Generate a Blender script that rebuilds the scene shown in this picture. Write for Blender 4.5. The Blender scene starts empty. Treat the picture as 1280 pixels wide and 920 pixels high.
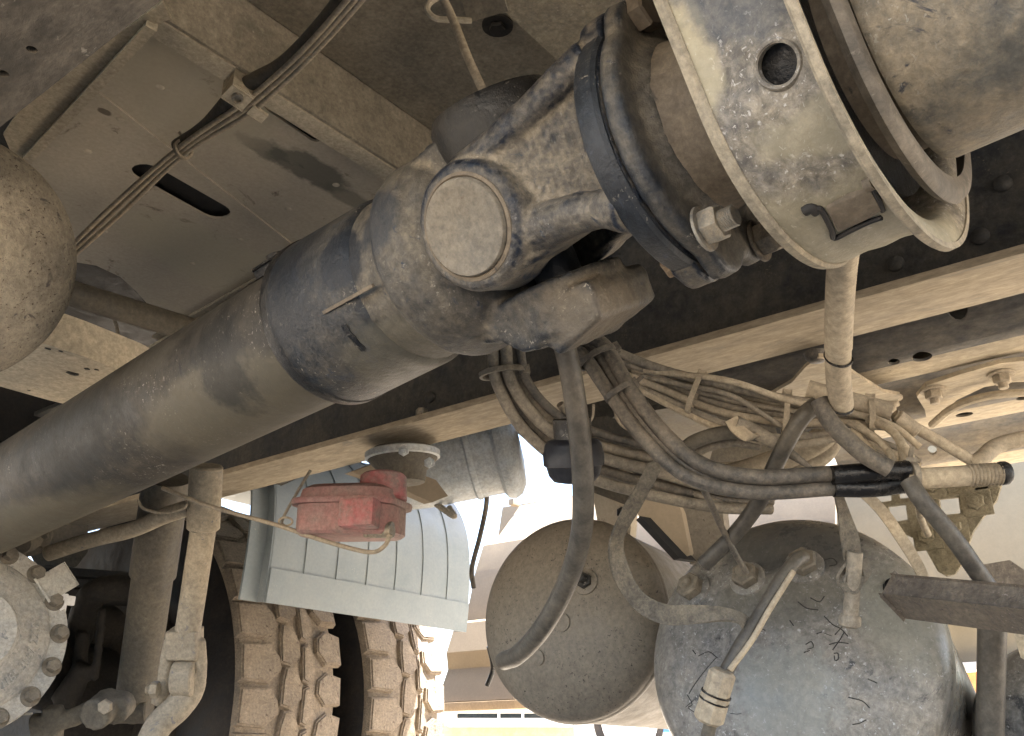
import bpy, bmesh, math, random
import numpy as np
from mathutils import Vector, Matrix, noise
from mathutils.bvhtree import BVHTree
from mathutils.geometry import tessellate_polygon, interpolate_bezier
random.seed(4); rnd0 = random.Random(5)
R = math.radians
S = bpy.context.scene
COL = S.collection

# ------------------------------------------------------------------ camera
CH = 0.40                      # camera height above the ground, m
F = 1192.0                     # focal length for a 1280 px wide frame
PITCH, YAW = R(22.3), R(-51.9)
FW = Vector((math.sin(-YAW)*math.cos(PITCH), math.cos(YAW)*math.cos(PITCH), math.sin(PITCH)))
RT = Vector((math.cos(YAW), math.sin(YAW), 0))
UP = RT.cross(FW)
CAM = Vector((0, 0, CH))
cd = bpy.data.cameras.new('camera'); cam = bpy.data.objects.new('camera', cd); COL.objects.link(cam)
cam.location = CAM; cam.rotation_euler = (math.pi/2+PITCH, 0, YAW)
cd.sensor_width = 36; cd.lens = F/1280*36; cd.clip_start = 0.02; cd.clip_end = 2000
S.camera = cam
# ------------------------------------------------------------------ sky, sun, exposure
SUN_EL, SUN_AZ = R(64), Vector((0.64, -0.77, 0))     # towards the sun, on the ground plane
w = bpy.data.worlds.new('World'); S.world = w; w.use_nodes = True
nt = w.node_tree; sky = nt.nodes.new('ShaderNodeTexSky'); sky.sky_type = 'NISHITA'; sky.sun_disc = False
sky.sun_elevation = SUN_EL; sky.sun_rotation = math.atan2(SUN_AZ.x, SUN_AZ.y)
sky.dust_density = 3.0
bg = nt.nodes['Background']; nt.links.new(sky.outputs[0], bg.inputs[0]); bg.inputs[1].default_value = 0.15
sd = bpy.data.lights.new('sun', 'SUN'); sd.energy = 5.0; sd.angle = R(0.5); sd.color = (1, .96, .91)
sun = bpy.data.objects.new('sun', sd); COL.objects.link(sun)
tos = Vector((SUN_AZ.x*math.cos(SUN_EL), SUN_AZ.y*math.cos(SUN_EL), math.sin(SUN_EL)))
sun.rotation_euler = tos.to_track_quat('Z', 'Y').to_euler(); sun.location = (3, -3, 6)
S.view_settings.view_transform = 'Standard'; S.view_settings.look = 'None'
S.view_settings.exposure = 2.7; S.view_settings.gamma = 1; S.view_settings.use_curve_mapping = False
S.render.engine = 'CYCLES'
S.cycles.use_denoising = True; S.cycles.max_bounces = 8; S.cycles.diffuse_bounces = 5
S.cycles.glossy_bounces = 3; S.cycles.caustics_reflective = False; S.cycles.caustics_refractive = False
S.cycles.sample_clamp_indirect = 6

# ------------------------------------------------------------------ sighting helpers (photo pixel -> place in the world)
def ray(x, y): return FW + RT*((x-640)/F) - UP*((y-460)/F)
def W(x, y, d): return CAM + ray(x, y)*d
def onZ(x, y, h): r = ray(x, y); return CAM + r*(h/r.z)
def onX(x, y, v): r = ray(x, y); return CAM + r*(v/r.x)
def onY(x, y, v): r = ray(x, y); return CAM + r*(v/r.y)
def Z(h): return CH + h
VX, VY, VZ = Vector((1,0,0)), Vector((0,1,0)), Vector((0,0,1))

# ------------------------------------------------------------------ materials
MATS = {}
def dusty(name, base, dust=(.36,.29,.20), amt=.5, scale=9., rough=.75, bump=.25, speck=None, speckamt=.3,
          metal=0., chips=None, stretch=(1,1,1), soft=.18, grain=.25, fine=160., wear=0., mottle=None):
    """worn painted / dusty surface: broad dust patches, fine grain, specks, small relief"""
    if name in MATS: return MATS[name]
    def ds(c, f):
        l = .3*c[0]+.6*c[1]+.1*c[2]; return tuple(x*(1-f)+l*f for x in c)
    yl = lambda c: (c[0]*1.0, c[1]*.995, c[2]*.965)
    if not any(k in name for k in ('red', 'orange', 'blue', 'white', 'glass')): dust = yl(ds(dust, .12)); base = yl(ds(base, .12))
    elif 'blue' in name and 'panel' not in name: dust = yl(ds(dust, .12))
    m = bpy.data.materials.new(name); m.use_nodes = True; nt = m.node_tree; N = nt.nodes; L = nt.links
    b = N['Principled BSDF']
    tc = N.new('ShaderNodeTexCoord'); mp = N.new('ShaderNodeMapping'); mp.inputs['Scale'].default_value = stretch
    mp.inputs['Location'].default_value = (random.random()*9,)*3
    L.new(tc.outputs['Object'], mp.inputs[0])
    def nz(sc, det=8, ro=.6, dist=0.):
        n = N.new('ShaderNodeTexNoise'); n.inputs['Scale'].default_value = sc; n.inputs['Detail'].default_value = det
        n.inputs['Roughness'].default_value = ro; n.inputs['Distortion'].default_value = dist
        L.new(mp.outputs[0], n.inputs['Vector']); return n.outputs['Fac']
    def ramp(src, a, c):
        r = N.new('ShaderNodeMapRange'); r.inputs['From Min'].default_value = a; r.inputs['From Max'].default_value = c
        L.new(src, r.inputs['Value']); return r.outputs[0]
    def mix(f, a, c):
        x = N.new('ShaderNodeMix'); x.data_type = 'RGBA'
        if isinstance(f, float): x.inputs[0].default_value = f
        else: L.new(f, x.inputs[0])
        for i, v in ((6, a), (7, c)):
            if isinstance(v, tuple): x.inputs[i].default_value = (*v, 1)
            else: L.new(v, x.inputs[i])
        return x.outputs[2]
    c0 = 0.74 - amt*0.48
    def ma(op, x, y):
        k = N.new('ShaderNodeMath'); k.operation = op
        for i, q in enumerate((x, y)):
            if isinstance(q, (int, float)): k.inputs[i].default_value = q
            else: L.new(q, k.inputs[i])
        return k.outputs[0]
    nmix = ma('ADD', ma('MULTIPLY', nz(scale, 9, .68, .4), .62), ma('MULTIPLY', nz(scale*7.3, 7, .7, .2), .38))
    if wear:
        ge = N.new('ShaderNodeNewGeometry'); pt = ramp(ge.outputs['Pointiness'], .47, .56)
        nmix = ma('SUBTRACT', nmix, ma('MULTIPLY', ma('SUBTRACT', pt, .33), wear))
    c0 = .5+(c0-.5)*.75
    dmask = ramp(nmix, c0-soft*.62, c0+soft*.62)
    col = mix(dmask, base, dust)
    # tonal drift
    drift = ramp(nz(scale*.35, 4), .3, .7)
    dk = N.new('ShaderNodeMix'); dk.data_type = 'RGBA'; dk.blend_type = 'MULTIPLY'; dk.inputs[0].default_value = 1
    L.new(col, dk.inputs[6]); g = mix(drift, (.78,.78,.80), (1.12,1.08,1.02)); L.new(g, dk.inputs[7]); col = dk.outputs[2]
    # fine grain
    gr = ramp(nz(fine, 5, .75), .3, .7)
    gk = N.new('ShaderNodeMix'); gk.data_type = 'RGBA'; gk.blend_type = 'MULTIPLY'; gk.inputs[0].default_value = 1
    L.new(col, gk.inputs[6]); g2 = mix(gr, (1-grain,)*3, (1+grain,)*3); L.new(g2, gk.inputs[7]); col = gk.outputs[2]
    if mottle is None: mottle = .0 if grain < .13 else .11
    if mottle:
        m1 = ramp(nz(max(scale*7, 85), 9, .80, .5), .41, .61)
        mk_ = N.new('ShaderNodeMix'); mk_.data_type = 'RGBA'; mk_.blend_type = 'MULTIPLY'; mk_.inputs[0].default_value = 1
        L.new(col, mk_.inputs[6]); g3 = mix(m1, (1-mottle*1.3,)*3, (1+mottle,)*3); L.new(g3, mk_.inputs[7]); col = mk_.outputs[2]
    if chips:
        v = ramp(nz(scale*3.1, 6, .72, .8), .60, .66); col = mix(v, col, chips)
    if speck:
        s1 = ramp(nz(260, 4, .66, .6), .60, .67)
        s2 = ramp(nz(17, 5, .6), .60-speckamt*.22, .74-speckamt*.22)
        mm = N.new('ShaderNodeMath'); mm.operation = 'MULTIPLY'; L.new(s1, mm.inputs[0]); L.new(s2, mm.inputs[1])
        col = mix(mm.outputs[0], col, speck)
    L.new(col, b.inputs['Base Color'])
    rr = N.new('ShaderNodeMapRange'); L.new(dmask, rr.inputs['Value']); rr.inputs['To Min'].default_value = rough-.22
    rr.inputs['To Max'].default_value = min(1, rough+.15); L.new(rr.outputs[0], b.inputs['Roughness'])
    b.inputs['Metallic'].default_value = metal; b.inputs['Specular IOR Level'].default_value = .35
    bp = N.new('ShaderNodeBump'); bp.inputs['Strength'].default_value = bump; bp.inputs['Distance'].default_value = .0016
    ad = N.new('ShaderNodeMath'); ad.operation = 'ADD'; L.new(nz(fine*.7, 6, .7), ad.inputs[0]); L.new(dmask, ad.inputs[1])
    L.new(ad.outputs[0], bp.inputs['Height']); L.new(bp.outputs[0], b.inputs['Normal'])
    MATS[name] = m; return m
def stain_or_shade(src, name, spots):
    """copy of a material with wear, grime or painted shading spots: (centre in object space, radii, colour, noise scale, strength, breakup)"""
    m = src.copy(); m.name = name; nt = m.node_tree; N = nt.nodes; L = nt.links; b = N['Principled BSDF']
    tc = N.new('ShaderNodeTexCoord')
    for c, rd, colr, ns, st, brk in spots:
        prev = b.inputs['Base Color'].links[0].from_socket
        def vm(op, x, y):
            k = N.new('ShaderNodeVectorMath'); k.operation = op
            for i, q_ in enumerate((x, y)):
                if isinstance(q_, (tuple, Vector)): k.inputs[i].default_value = tuple(q_)
                elif q_ is not None: L.new(q_, k.inputs[i])
            return k
        n = N.new('ShaderNodeTexNoise'); n.inputs['Scale'].default_value = ns; n.inputs['Detail'].default_value = 7; n.inputs['Roughness'].default_value = .65
        L.new(tc.outputs['Object'], n.inputs['Vector'])
        q_ = vm('DIVIDE', vm('SUBTRACT', tc.outputs['Object'], c).outputs[0], rd)
        dn_ = vm('LENGTH', q_.outputs[0], None).outputs['Value']
        a = N.new('ShaderNodeMath'); a.operation = 'MULTIPLY_ADD'; L.new(n.outputs['Fac'], a.inputs[0]); a.inputs[1].default_value = brk; L.new(dn_, a.inputs[2])
        r = N.new('ShaderNodeMapRange'); L.new(a.outputs[0], r.inputs['Value']); r.inputs['From Min'].default_value = 1+brk*.5+.12; r.inputs['From Max'].default_value = 1+brk*.5-.18
        r.inputs['To Max'].default_value = st
        x = N.new('ShaderNodeMix'); x.data_type = 'RGBA'; L.new(r.outputs[0], x.inputs[0]); L.new(prev, x.inputs[6]); x.inputs[7].default_value = (colr[0]*.97, colr[1], colr[2]*.93, 1)
        L.new(x.outputs[2], b.inputs['Base Color'])
    return m
def flat(name, col, rough=.6, metal=0.):
    return dusty(name, col, tuple(min(1, c*1.25+.02) for c in col), .35, 14, rough, .1, metal=metal, grain=.12)

BEIGE = (.40,.33,.235)
M_tube   = dusty('dusty_dark_shaft', (.020,.019,.018), (.078,.066,.050), .46, 6, .68, .35, speck=(.30,.27,.23), speckamt=.5, chips=(.022,.020,.020), soft=.24)
M_cast   = dusty('worn_blue_black_casting', (.013,.017,.026), (.22,.19,.145), .55, 13, .50, .9, speck=(.26,.25,.23), speckamt=.35, chips=(.026,.034,.048), soft=.27, wear=.62, mottle=.24)
M_castd  = dusty('dusty_casting', (.019,.023,.030), (.155,.135,.105), .54, 11, .62, .8, speck=(.30,.27,.22), speckamt=.5, chips=(.030,.036,.050), soft=.30, wear=.42, mottle=.22)
M_cap    = dusty('bearing_cap_dust', (.13,.118,.098), (.195,.172,.138), .55, 18, .8, .4, speck=(.10,.05,.025), speckamt=.5)
M_blk    = dusty('black_rubbery_grease', (.005,.006,.008), (.034,.031,.027), .30, 16, .5, .5, speck=(.3,.28,.25), speckamt=.4)
M_sleeve = dusty('brown_sleeve', (.085,.068,.050), (.185,.15,.11), .55, 8, .75, .35, chips=(.055,.048,.042))
M_band   = dusty('band_blue_grey_dust', (.050,.060,.080), (.37,.32,.235), .54, 7.5, .7, .5, speck=(.42,.40,.37), speckamt=1.2, soft=.28, mottle=.30)
M_bandlip= dusty('band_lip_dust', (.12,.11,.09), (.34,.295,.22), .66, 20, .8, .4)
M_tube2  = dusty('grey_shaft_dust', (.095,.095,.090), (.30,.25,.175), .52, 9, .72, .45, speck=(.35,.33,.28), speckamt=.5, chips=(.05,.05,.055))
M_rust   = dusty('rusty_edge', (.15,.095,.055), (.36,.28,.19), .55, 38, .9, 1.0, chips=(.05,.055,.07))
M_bolt   = dusty('bolt_zinc_dust', (.20,.20,.19), (.40,.34,.25), .5, 60, .6, .3, metal=.3)
M_boltd  = dusty('bolt_dark', (.07,.06,.05), (.22,.18,.13), .5, 60, .7, .3)
M_flange = dusty('rail_flange_dust', (.30,.255,.19), (.44,.37,.27), .6, 5, .85, .2, stretch=(1,.25,1), chips=(.27,.24,.19))
M_web    = dusty('rail_web_blue_black', (.020,.025,.034), (.105,.100,.090), .48, 7, .75, .35, speck=(.2,.17,.12), speckamt=.3)
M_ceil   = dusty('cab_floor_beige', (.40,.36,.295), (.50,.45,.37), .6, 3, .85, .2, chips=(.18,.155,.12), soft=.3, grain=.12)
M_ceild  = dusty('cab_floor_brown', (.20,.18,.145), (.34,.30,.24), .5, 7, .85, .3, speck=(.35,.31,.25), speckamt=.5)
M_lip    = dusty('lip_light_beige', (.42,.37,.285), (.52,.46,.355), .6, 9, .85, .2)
M_railL  = dusty('left_rail_brown', (.075,.065,.052), (.20,.17,.135), .42, 9, .8, .35, speck=(.3,.27,.22), speckamt=.5, stretch=(1,.4,1))
M_galv   = dusty('galvanised_dusty', (.24,.22,.18), (.40,.35,.26), .55, 24, .8, .6, speck=(.52,.48,.38), speckamt=.8)
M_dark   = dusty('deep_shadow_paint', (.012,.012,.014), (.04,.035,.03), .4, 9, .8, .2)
M_tankL  = dusty('rusty_brown_tank', (.21,.18,.14), (.33,.285,.215), .6, 14, .85, .8, speck=(.05,.03,.02), speckamt=1.3, chips=(.10,.085,.075))
M_tankM  = dusty('brown_grey_tank', (.135,.120,.100), (.185,.165,.135), .6, 5, .50, .2, speck=(.02,.018,.015), speckamt=.9, mottle=.05)
M_tankB  = dusty('blue_grey_tank', (.10,.11,.125), (.27,.25,.215), .52, 5.5, .36, .3, speck=(.40,.40,.40), speckamt=1.0, chips=(.05,.05,.05), soft=.3, mottle=.22)
M_cable  = dusty('dusty_cable', (.12,.105,.085), (.32,.28,.22), .5, 22, .7, .3)
M_cabled = dusty('dark_dusty_cable', (.040,.039,.038), (.18,.155,.125), .5, 26, .6, .35)
M_hoseblk= dusty('black_hose_scuffed', (.016,.016,.018), (.13,.115,.092), .54, 9, .42, .35, soft=.26)
M_cableb = dusty('beige_cable', (.30,.25,.18), (.42,.36,.27), .6, 30, .8, .25)
M_tape   = dusty('black_tape', (.008,.008,.009), (.03,.028,.026), .3, 30, .35, .3)
M_conduit= dusty('conduit_beige', (.28,.235,.175), (.40,.34,.25), .6, 20, .85, .2)
M_strap  = dusty('webbing_strap', (.07,.065,.058), (.22,.195,.155), .52, 28, .85, .9, fine=420)
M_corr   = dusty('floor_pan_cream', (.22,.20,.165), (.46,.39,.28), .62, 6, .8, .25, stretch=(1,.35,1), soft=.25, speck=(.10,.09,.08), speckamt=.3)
M_corrshade  = dusty('floor_pan_shade_tone', (.085,.09,.10), (.26,.23,.185), .42, 8, .7, .25, stretch=(1,.4,1), soft=.2)  # darker pan tone, paints shade onto the slopes facing minus x
M_mud    = dusty('mudguard_white_grey_plastic', (.25,.30,.325), (.32,.355,.37), .5, 3, .5, .06, speck=(.5,.5,.48), speckamt=.2, grain=.07)
M_red    = dusty('faded_red_plastic', (.48,.085,.10), (.27,.20,.18), .60, 9, .55, .2, soft=.2)
M_redd   = dusty('dusty_red_plastic', (.36,.11,.11), (.27,.20,.18), .72, 5, .6, .2, soft=.25)
M_tread  = dusty('muddy_tread', (.24,.195,.15), (.36,.30,.235), .6, 30, .95, 1.0, chips=(.13,.10,.08))
M_tyre   = dusty('tyre_side', (.014,.014,.016), (.06,.048,.040), .4, 8, .8, .3)
M_diff   = dusty('grey_axle_cover', (.34,.35,.345), (.46,.44,.40), .55, 16, .75, .6, speck=(.55,.54,.50), speckamt=.5, chips=(.19,.20,.20))
M_shock  = dusty('shock_grey', (.075,.070,.062), (.14,.125,.10), .5, 9, .75, .25)
M_rod    = dusty('rod_beige', (.27,.235,.18), (.40,.345,.26), .6, 14, .8, .3, chips=(.15,.15,.16))
M_axle   = dusty('axle_dark_brown', (.020,.018,.016), (.06,.052,.043), .45, 12, .85, .5)
M_brown  = dusty('rusty_brown_bar', (.085,.068,.055), (.19,.16,.125), .5, 26, .7, .6, chips=(.035,.03,.035), speck=(.3,.25,.22), speckamt=.4)
M_cream  = dusty('cream_wall', (.27,.24,.17), (.33,.295,.215), .5, 2.5, .9, .2, grain=.05)
M_step   = dusty('beige_bodywork', (.30,.24,.165), (.36,.29,.205), .5, 3, .8, .15, grain=.08)
M_greycan= dusty('light_grey_blue_paint', (.42,.47,.51), (.42,.42,.40), .35, 8, .55, .2)
M_perf   = dusty('bracket_olive_beige', (.20,.18,.12), (.33,.29,.20), .55, 22, .8, .8, speck=(.45,.41,.32), speckamt=.4)
M_white  = flat('white_paint', (.78,.78,.76)); M_orange = flat('orange_panel', (.55,.22,.07)); M_blue = flat('blue_panel', (.06,.20,.50))
M_glass  = flat('window_glass_dark', (.05,.07,.09), .15); M_steel = flat('steel_grey', (.32,.33,.34), .4, .5)
M_tan    = flat('tan_block', (.42,.31,.20)); M_rubber = dusty('rubber_buffer', (.012,.014,.022), (.03,.03,.035), .3, 12, .6, .3)
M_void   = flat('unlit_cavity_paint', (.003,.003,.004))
M_sand   = dusty('sand_ground', (.46,.39,.30), (.58,.50,.39), .5, .5, .95, .5, grain=.1, fine=30)

# ------------------------------------------------------------------ mesh helpers
def finish(bm, name, mat, origin=Vector((0,0,0)), angle=38, bevel=0):
    bmesh.ops.remove_doubles(bm, verts=bm.verts, dist=1e-6)
    bmesh.ops.recalc_face_normals(bm, faces=bm.faces)
    bmesh.ops.translate(bm, verts=bm.verts, vec=-origin)
    me = bpy.data.meshes.new(name); bm.to_mesh(me); bm.free()
    me.polygons.foreach_set('use_smooth', [True]*len(me.polygons))
    me.set_sharp_from_angle(angle=R(angle)); me.materials.append(mat)
    return me
def link(name, me, loc, parent=None):
    o = bpy.data.objects.new(name, me); COL.objects.link(o); o.location = loc
    if parent: o.parent = parent
    return o
class Thing:
    def __init__(s, name, label, cat, loc, group=None):
        s.o = bpy.data.objects.new(name, None); s.o.empty_display_size = .05; COL.objects.link(s.o)
        s.loc = Vector(loc); s.o.location = s.loc; tag(s.o, label, cat, group)
    def part(s, name, bm, mat, parent=None, label=None, angle=38, kind=None):
        me = finish(bm, name, mat, s.loc, angle) if isinstance(bm, bmesh.types.BMesh) else bm
        o = link(name, me, (0,0,0), parent or s.o)
        if label: o['label'] = label
        if kind: o['kind'] = kind
        return o
def tag(o, label=None, cat=None, group=None, kind=None):
    for k, v in (('label',label),('category',cat),('group',group),('kind',kind)):
        if v: o[k] = v
def single(name, bm, mat, label, cat, group=None, loc=None, angle=38):
    if loc is None:
        c = Vector((0,0,0))
        for v in bm.verts: c += v.co
        loc = c/len(bm.verts)
    o = link(name, finish(bm, name, mat, loc, angle), loc); tag(o, label, cat, group); return o
def struct(name, bm, mat):
    o = link(name, finish(bm, name, mat), (0,0,0)); o['kind'] = 'structure'; return o
def B(): return bmesh.new()
def frame(d, hint=None):
    d = d.normalized(); h = hint or (VZ if abs(d.z) < .9 else VX)
    u = (h - d*h.dot(d)).normalized(); return d, u, d.cross(u)
def loft(bm, rings, cap0=True, cap1=True):
    rs = [[bm.verts.new(p) for p in r] for r in rings]; n = len(rs[0])
    for a, b in zip(rs, rs[1:]):
        for i in range(n): bm.faces.new((a[i], a[(i+1)%n], b[(i+1)%n], b[i]))
    if cap0: bm.faces.new(rs[0][::-1])
    if cap1: bm.faces.new(rs[-1])
    return bm
def revolve(bm, o, d, prof, seg=48, hint=None, cap0=True, cap1=True):
    d, u, v = frame(d, hint)
    rings = [[o + d*t + (u*math.cos(a)+v*math.sin(a))*max(r,1e-4) for a in [2*math.pi*i/seg for i in range(seg)]] for t, r in prof]
    return loft(bm, rings, cap0, cap1)
def cyl(bm, p0, p1, r0, r1=None, seg=24, bev=0):
    r1 = r0 if r1 is None else r1; L = (p1-p0).length
    pr = [(0,r0),(L,r1)] if not bev else [(0,r0-bev),(bev,r0),(L-bev,r1),(L,r1-bev)]
    return revolve(bm, p0, p1-p0, pr, seg)
def box(bm, c, x, y, z, bev=0):
    """c centre, x y z half-axis vectors"""
    r = bmesh.ops.create_cube(bm, size=2)['verts']; M = Matrix((x,y,z)).transposed()
    for v in r: v.co = c + M @ v.co
    if bev:
        es = list({e for v in r for e in v.link_edges})
        bmesh.ops.bevel(bm, geom=es, offset=bev, segments=2, affect='EDGES', profile=.6)
    return bm
def abox(bm, x0,x1,y0,y1,z0,z1, bev=0):
    return box(bm, Vector(((x0+x1)/2,(y0+y1)/2,(z0+z1)/2)), VX*((x1-x0)/2), VY*((y1-y0)/2), VZ*((z1-z0)/2), bev)
def smooth_path(pts, n=8):
    """Catmull-Rom through the points"""
    P = [pts[0]*2-pts[1]] + list(pts) + [pts[-1]*2-pts[-2]]; out = []
    for i in range(1, len(P)-2):
        a, b, c, d = P[i-1:i+3]
        for k in range(n):
            t = k/n; out.append(.5*((2*b)+(c-a)*t+(2*a-5*b+4*c-d)*t*t+(3*b-a-3*c+d)*t**3))
    out.append(pts[-1].copy()); return out
def tube(bm, pts, r, seg=10, n=8, rfun=None, smooth=True):
    P = smooth_path(pts, n) if smooth and len(pts) > 2 else pts
    u = None; rings = []
    for i, p in enumerate(P):
        t = (P[min(i+1,len(P)-1)] - P[max(i-1,0)]).normalized()
        if u is None: u = frame(t)[1]
        u = (u - t*u.dot(t)).normalized(); v = t.cross(u); rr = rfun(i/(len(P)-1)) if rfun else r
        rings.append([p + (u*math.cos(a)+v*math.sin(a))*rr for a in [2*math.pi*k/seg for k in range(seg)]])
    return loft(bm, rings)
def ribbon(bm, pts, wvecs, th, n=8):
    """flat strap: wvecs are half-width vectors at each point"""
    P = smooth_path(pts, n); Wv = smooth_path(wvecs, n); rings = []
    for i, p in enumerate(P):
        t = (P[min(i+1,len(P)-1)] - P[max(i-1,0)]).normalized(); wv = Wv[i]; nn = t.cross(wv).normalized()*th
        rings.append([p-wv-nn, p-wv*.5-nn*1.3, p-nn*1.2, p+wv*.5-nn*1.3, p+wv-nn, p+wv+nn, p+wv*.5+nn*1.1, p+nn, p-wv*.5+nn*1.1, p-wv+nn])
    return loft(bm, rings)
def plate(bm, pts, th, holes=()):
    """pts: closed 3-D planar outline, th: thickness vector, holes: list of outlines"""
    loops = [list(pts)] + [list(h) for h in holes]; tris = tessellate_polygon([[Vector(p) for p in l] for l in loops])
    allp = [Vector(p) for l in loops for p in l]
    a = [bm.verts.new(p) for p in allp]; b = [bm.verts.new(p+th) for p in allp]
    for t in tris:
        try: bm.faces.new([a[i] for i in t]); bm.faces.new([b[i] for i in t[::-1]])
        except ValueError: pass
    k = 0
    for l in loops:
        n = len(l)
        for i in range(n):
            i0, i1 = k+i, k+(i+1)%n; bm.faces.new((a[i0], a[i1], b[i1], b[i0]))
        k += n
    return bm
def circ(c, u, v, r, n=20, r2=None): r2 = r2 or r; return [c + u*(math.cos(2*math.pi*i/n)*r) + v*(math.sin(2*math.pi*i/n)*r2) for i in range(n)]
def nut(bm, p, d, r, h, stud=0, studr=None):
    d, u, v = frame(d); revolve(bm, p, d, [(0,r*.93),(h*.12,r),(h*.85,r),(h,r*.88)], 6)
    if stud:
        s = studr or r*.55; pr = []
        k = 0
        while k*.0016 < stud: pr += [(h+k*.0016, s),(h+k*.0016+.0008, s*.9)]; k += 1
        revolve(bm, p, d, [(h*.5, s)]+pr+[(h+stud, s*.8)], 16)
    return bm
def washer(bm, p, d, r, h=.002): return revolve(bm, p, d, [(0,r),(h,r*.98)], 20)
def fuse(bm, vox=.0022, cuts=None, smooth=4, jitter=.0):
    """cast-iron look: union by voxel remesh, subtract cut volumes, relax"""
    def mk(b):
        bmesh.ops.recalc_face_normals(b, faces=b.faces); me = bpy.data.meshes.new('tmp'); b.to_mesh(me); b.free()
        o = bpy.data.objects.new('tmp', me); COL.objects.link(o); return o
    o = mk(bm); md = o.modifiers.new('r', 'REMESH'); md.mode = 'VOXEL'; md.voxel_size = vox; extra = []
    md = o.modifiers.new('s', 'SMOOTH'); md.factor = .5; md.iterations = smooth
    dg = bpy.context.evaluated_depsgraph_get(); e = o.evaluated_get(dg); out = B(); out.from_mesh(e.to_mesh()); e.to_mesh_clear()
    for cc, X_, Y_, Z_, dr in (cuts or ()):      # hollow pockets: push the surface out of the ellipsoid along dr
        Mi = Matrix((X_, Y_, Z_)).transposed().inverted(); du_ = Mi @ dr; aa = du_.dot(du_)
        for v in out.verts:
            p = Mi @ (v.co-cc); q_ = p.dot(p)
            if q_ < 1:
                bq = p.dot(du_); t = (-bq + math.sqrt(bq*bq-aa*(q_-1)))/aa; v.co += dr*t
        if cuts:
            for _ in range(3): bmesh.ops.smooth_vert(out, verts=[v for v in out.verts if (Mi @ (v.co-cc)).length < 1.25], factor=.5, use_axis_x=True, use_axis_y=True, use_axis_z=True)
    if jitter:
        out.normal_update()
        for v in out.verts: v.co += v.normal*(noise.noise(v.co*70)*jitter + noise.noise(v.co*220)*jitter*.35)
    for x in [o]+extra:
        me = x.data; bpy.data.objects.remove(x); bpy.data.meshes.remove(me)
    return out
def bvh(o):
    bm = B(); bm.from_mesh(o.data); 
    off = o.location + (o.parent.location if o.parent else Vector((0,0,0)))
    bmesh.ops.translate(bm, verts=bm.verts, vec=off); t = BVHTree.FromBMesh(bm); bm.free(); return t
def cablepts(l): return [W(*p) for p in l]

# ================================================================== SETTING
bm = B(); bmesh.ops.create_grid(bm, x_segments=60, y_segments=60, size=300)
for v in bm.verts: v.co.z = noise.noise(v.co*.05)*.04 if v.co.length > 12 else 0
struct('ground', bm, M_sand)

# ------------------------------------------------------------------ truck body above (cab floor, crossmembers)
body = Thing('truck_body_floor', 'beige steel cab and body floor spanning overhead above the drive shaft', 'truck floor', (0.6, 0.5, Z(.85)))
q = lambda L, h: [onZ(x, y, h) for x, y in L]
def slot(c0, c1, r, n=8):
    d = (c1-c0).normalized(); s = Vector((-d.y, d.x, 0)); out = []
    for i in range(n+1): a = -math.pi/2 + math.pi*i/n; out.append(c1 + d*math.cos(a)*r + s*math.sin(a)*r)
    for i in range(n+1): a = math.pi/2 + math.pi*i/n; out.append(c0 + d*math.cos(a)*r + s*math.sin(a)*r)
    return out
hZ = .85
outline = q([(176,6),(285,80),(430,168),(530,250),(505,262),(219,412),(205,392),(188,384),(170,364),(150,346),(120,332),(60,322),(20,300),(8,215)], hZ)
s1 = slot(onZ(186,217,hZ), onZ(268,263,hZ), .026)
s2 = slot(onZ(340,133,hZ)+VY*.004, onZ(396,172,hZ)+VY*.004, .008, 4)
bm = B(); plate(bm, outline, VZ*.004, [s1, s2]); bm_floor = bm
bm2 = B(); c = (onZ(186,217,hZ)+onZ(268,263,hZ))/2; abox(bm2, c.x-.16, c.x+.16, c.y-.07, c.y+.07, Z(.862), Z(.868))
c = onZ(368,152,hZ); abox(bm2, c.x-.09, c.x+.09, c.y-.01, c.y+.03, Z(.862), Z(.868)); body.part('slot_blackout', bm2, M_void)  # black sheets added behind the slots, standing in for their shade
bo_ = body.loc
M_ceilS = stain_or_shade(M_ceil, 'cab_floor_beige_stained', [(onZ(x,y,hZ)-bo_, (rx,ry,.05), c_, ns, st, br) for x,y,rx,ry,c_,ns,st,br in
    ((388,212,.075,.034,(.085,.085,.078),26,.75,1.3),(330,186,.045,.020,(.10,.10,.09),40,.6,1.5),(440,250,.06,.02,(.12,.115,.10),22,.6,1.2),(131,140,.010,.007,(.08,.06,.05),60,.8,.8),
     (300,340,.26,.10,(.44,.40,.33),9,.5,1.0),(250,120,.12,.10,(.38,.335,.28),9,.6,1.2))])
body.part('floor_panel', bm_floor, M_ceilS)
# small raised ridge fields on the panel
bm = B()
p0, p1 = onZ(120,115,hZ-.002), onZ(395,330,hZ-.002)
bm2 = B(); box(bm2, (p0+p1)/2, (p1-p0)*.5, VY*.004, VZ*.0015, 0); body.part('pressed_ridge', bm2, M_ceil)
bm.free()
for x, y in ((232,58),(268,82),(150,150),(110,190),(200,110),(240,330),(300,300),(360,262),(420,232),(330,112),(130,290)):
    c = onZ(x, y, hZ-.0012); bm = B(); revolve(bm, c, VZ, [(-.0006,.001),(-.0004,.0035),(.0002,.0045),(.0012,.0060)], 16); body.part('spot_weld', bm, M_ceil)
# crossmember lip and wall
Yc = .905
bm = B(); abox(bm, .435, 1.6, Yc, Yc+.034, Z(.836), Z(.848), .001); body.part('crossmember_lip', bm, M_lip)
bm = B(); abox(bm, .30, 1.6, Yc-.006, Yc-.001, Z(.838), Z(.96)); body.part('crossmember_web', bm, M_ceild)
bm = B(); abox(bm, -.7, 1.62, .20, Yc-.008, Z(.945), Z(.95)); body.part('floor_panel', bm, M_ceild)
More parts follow.
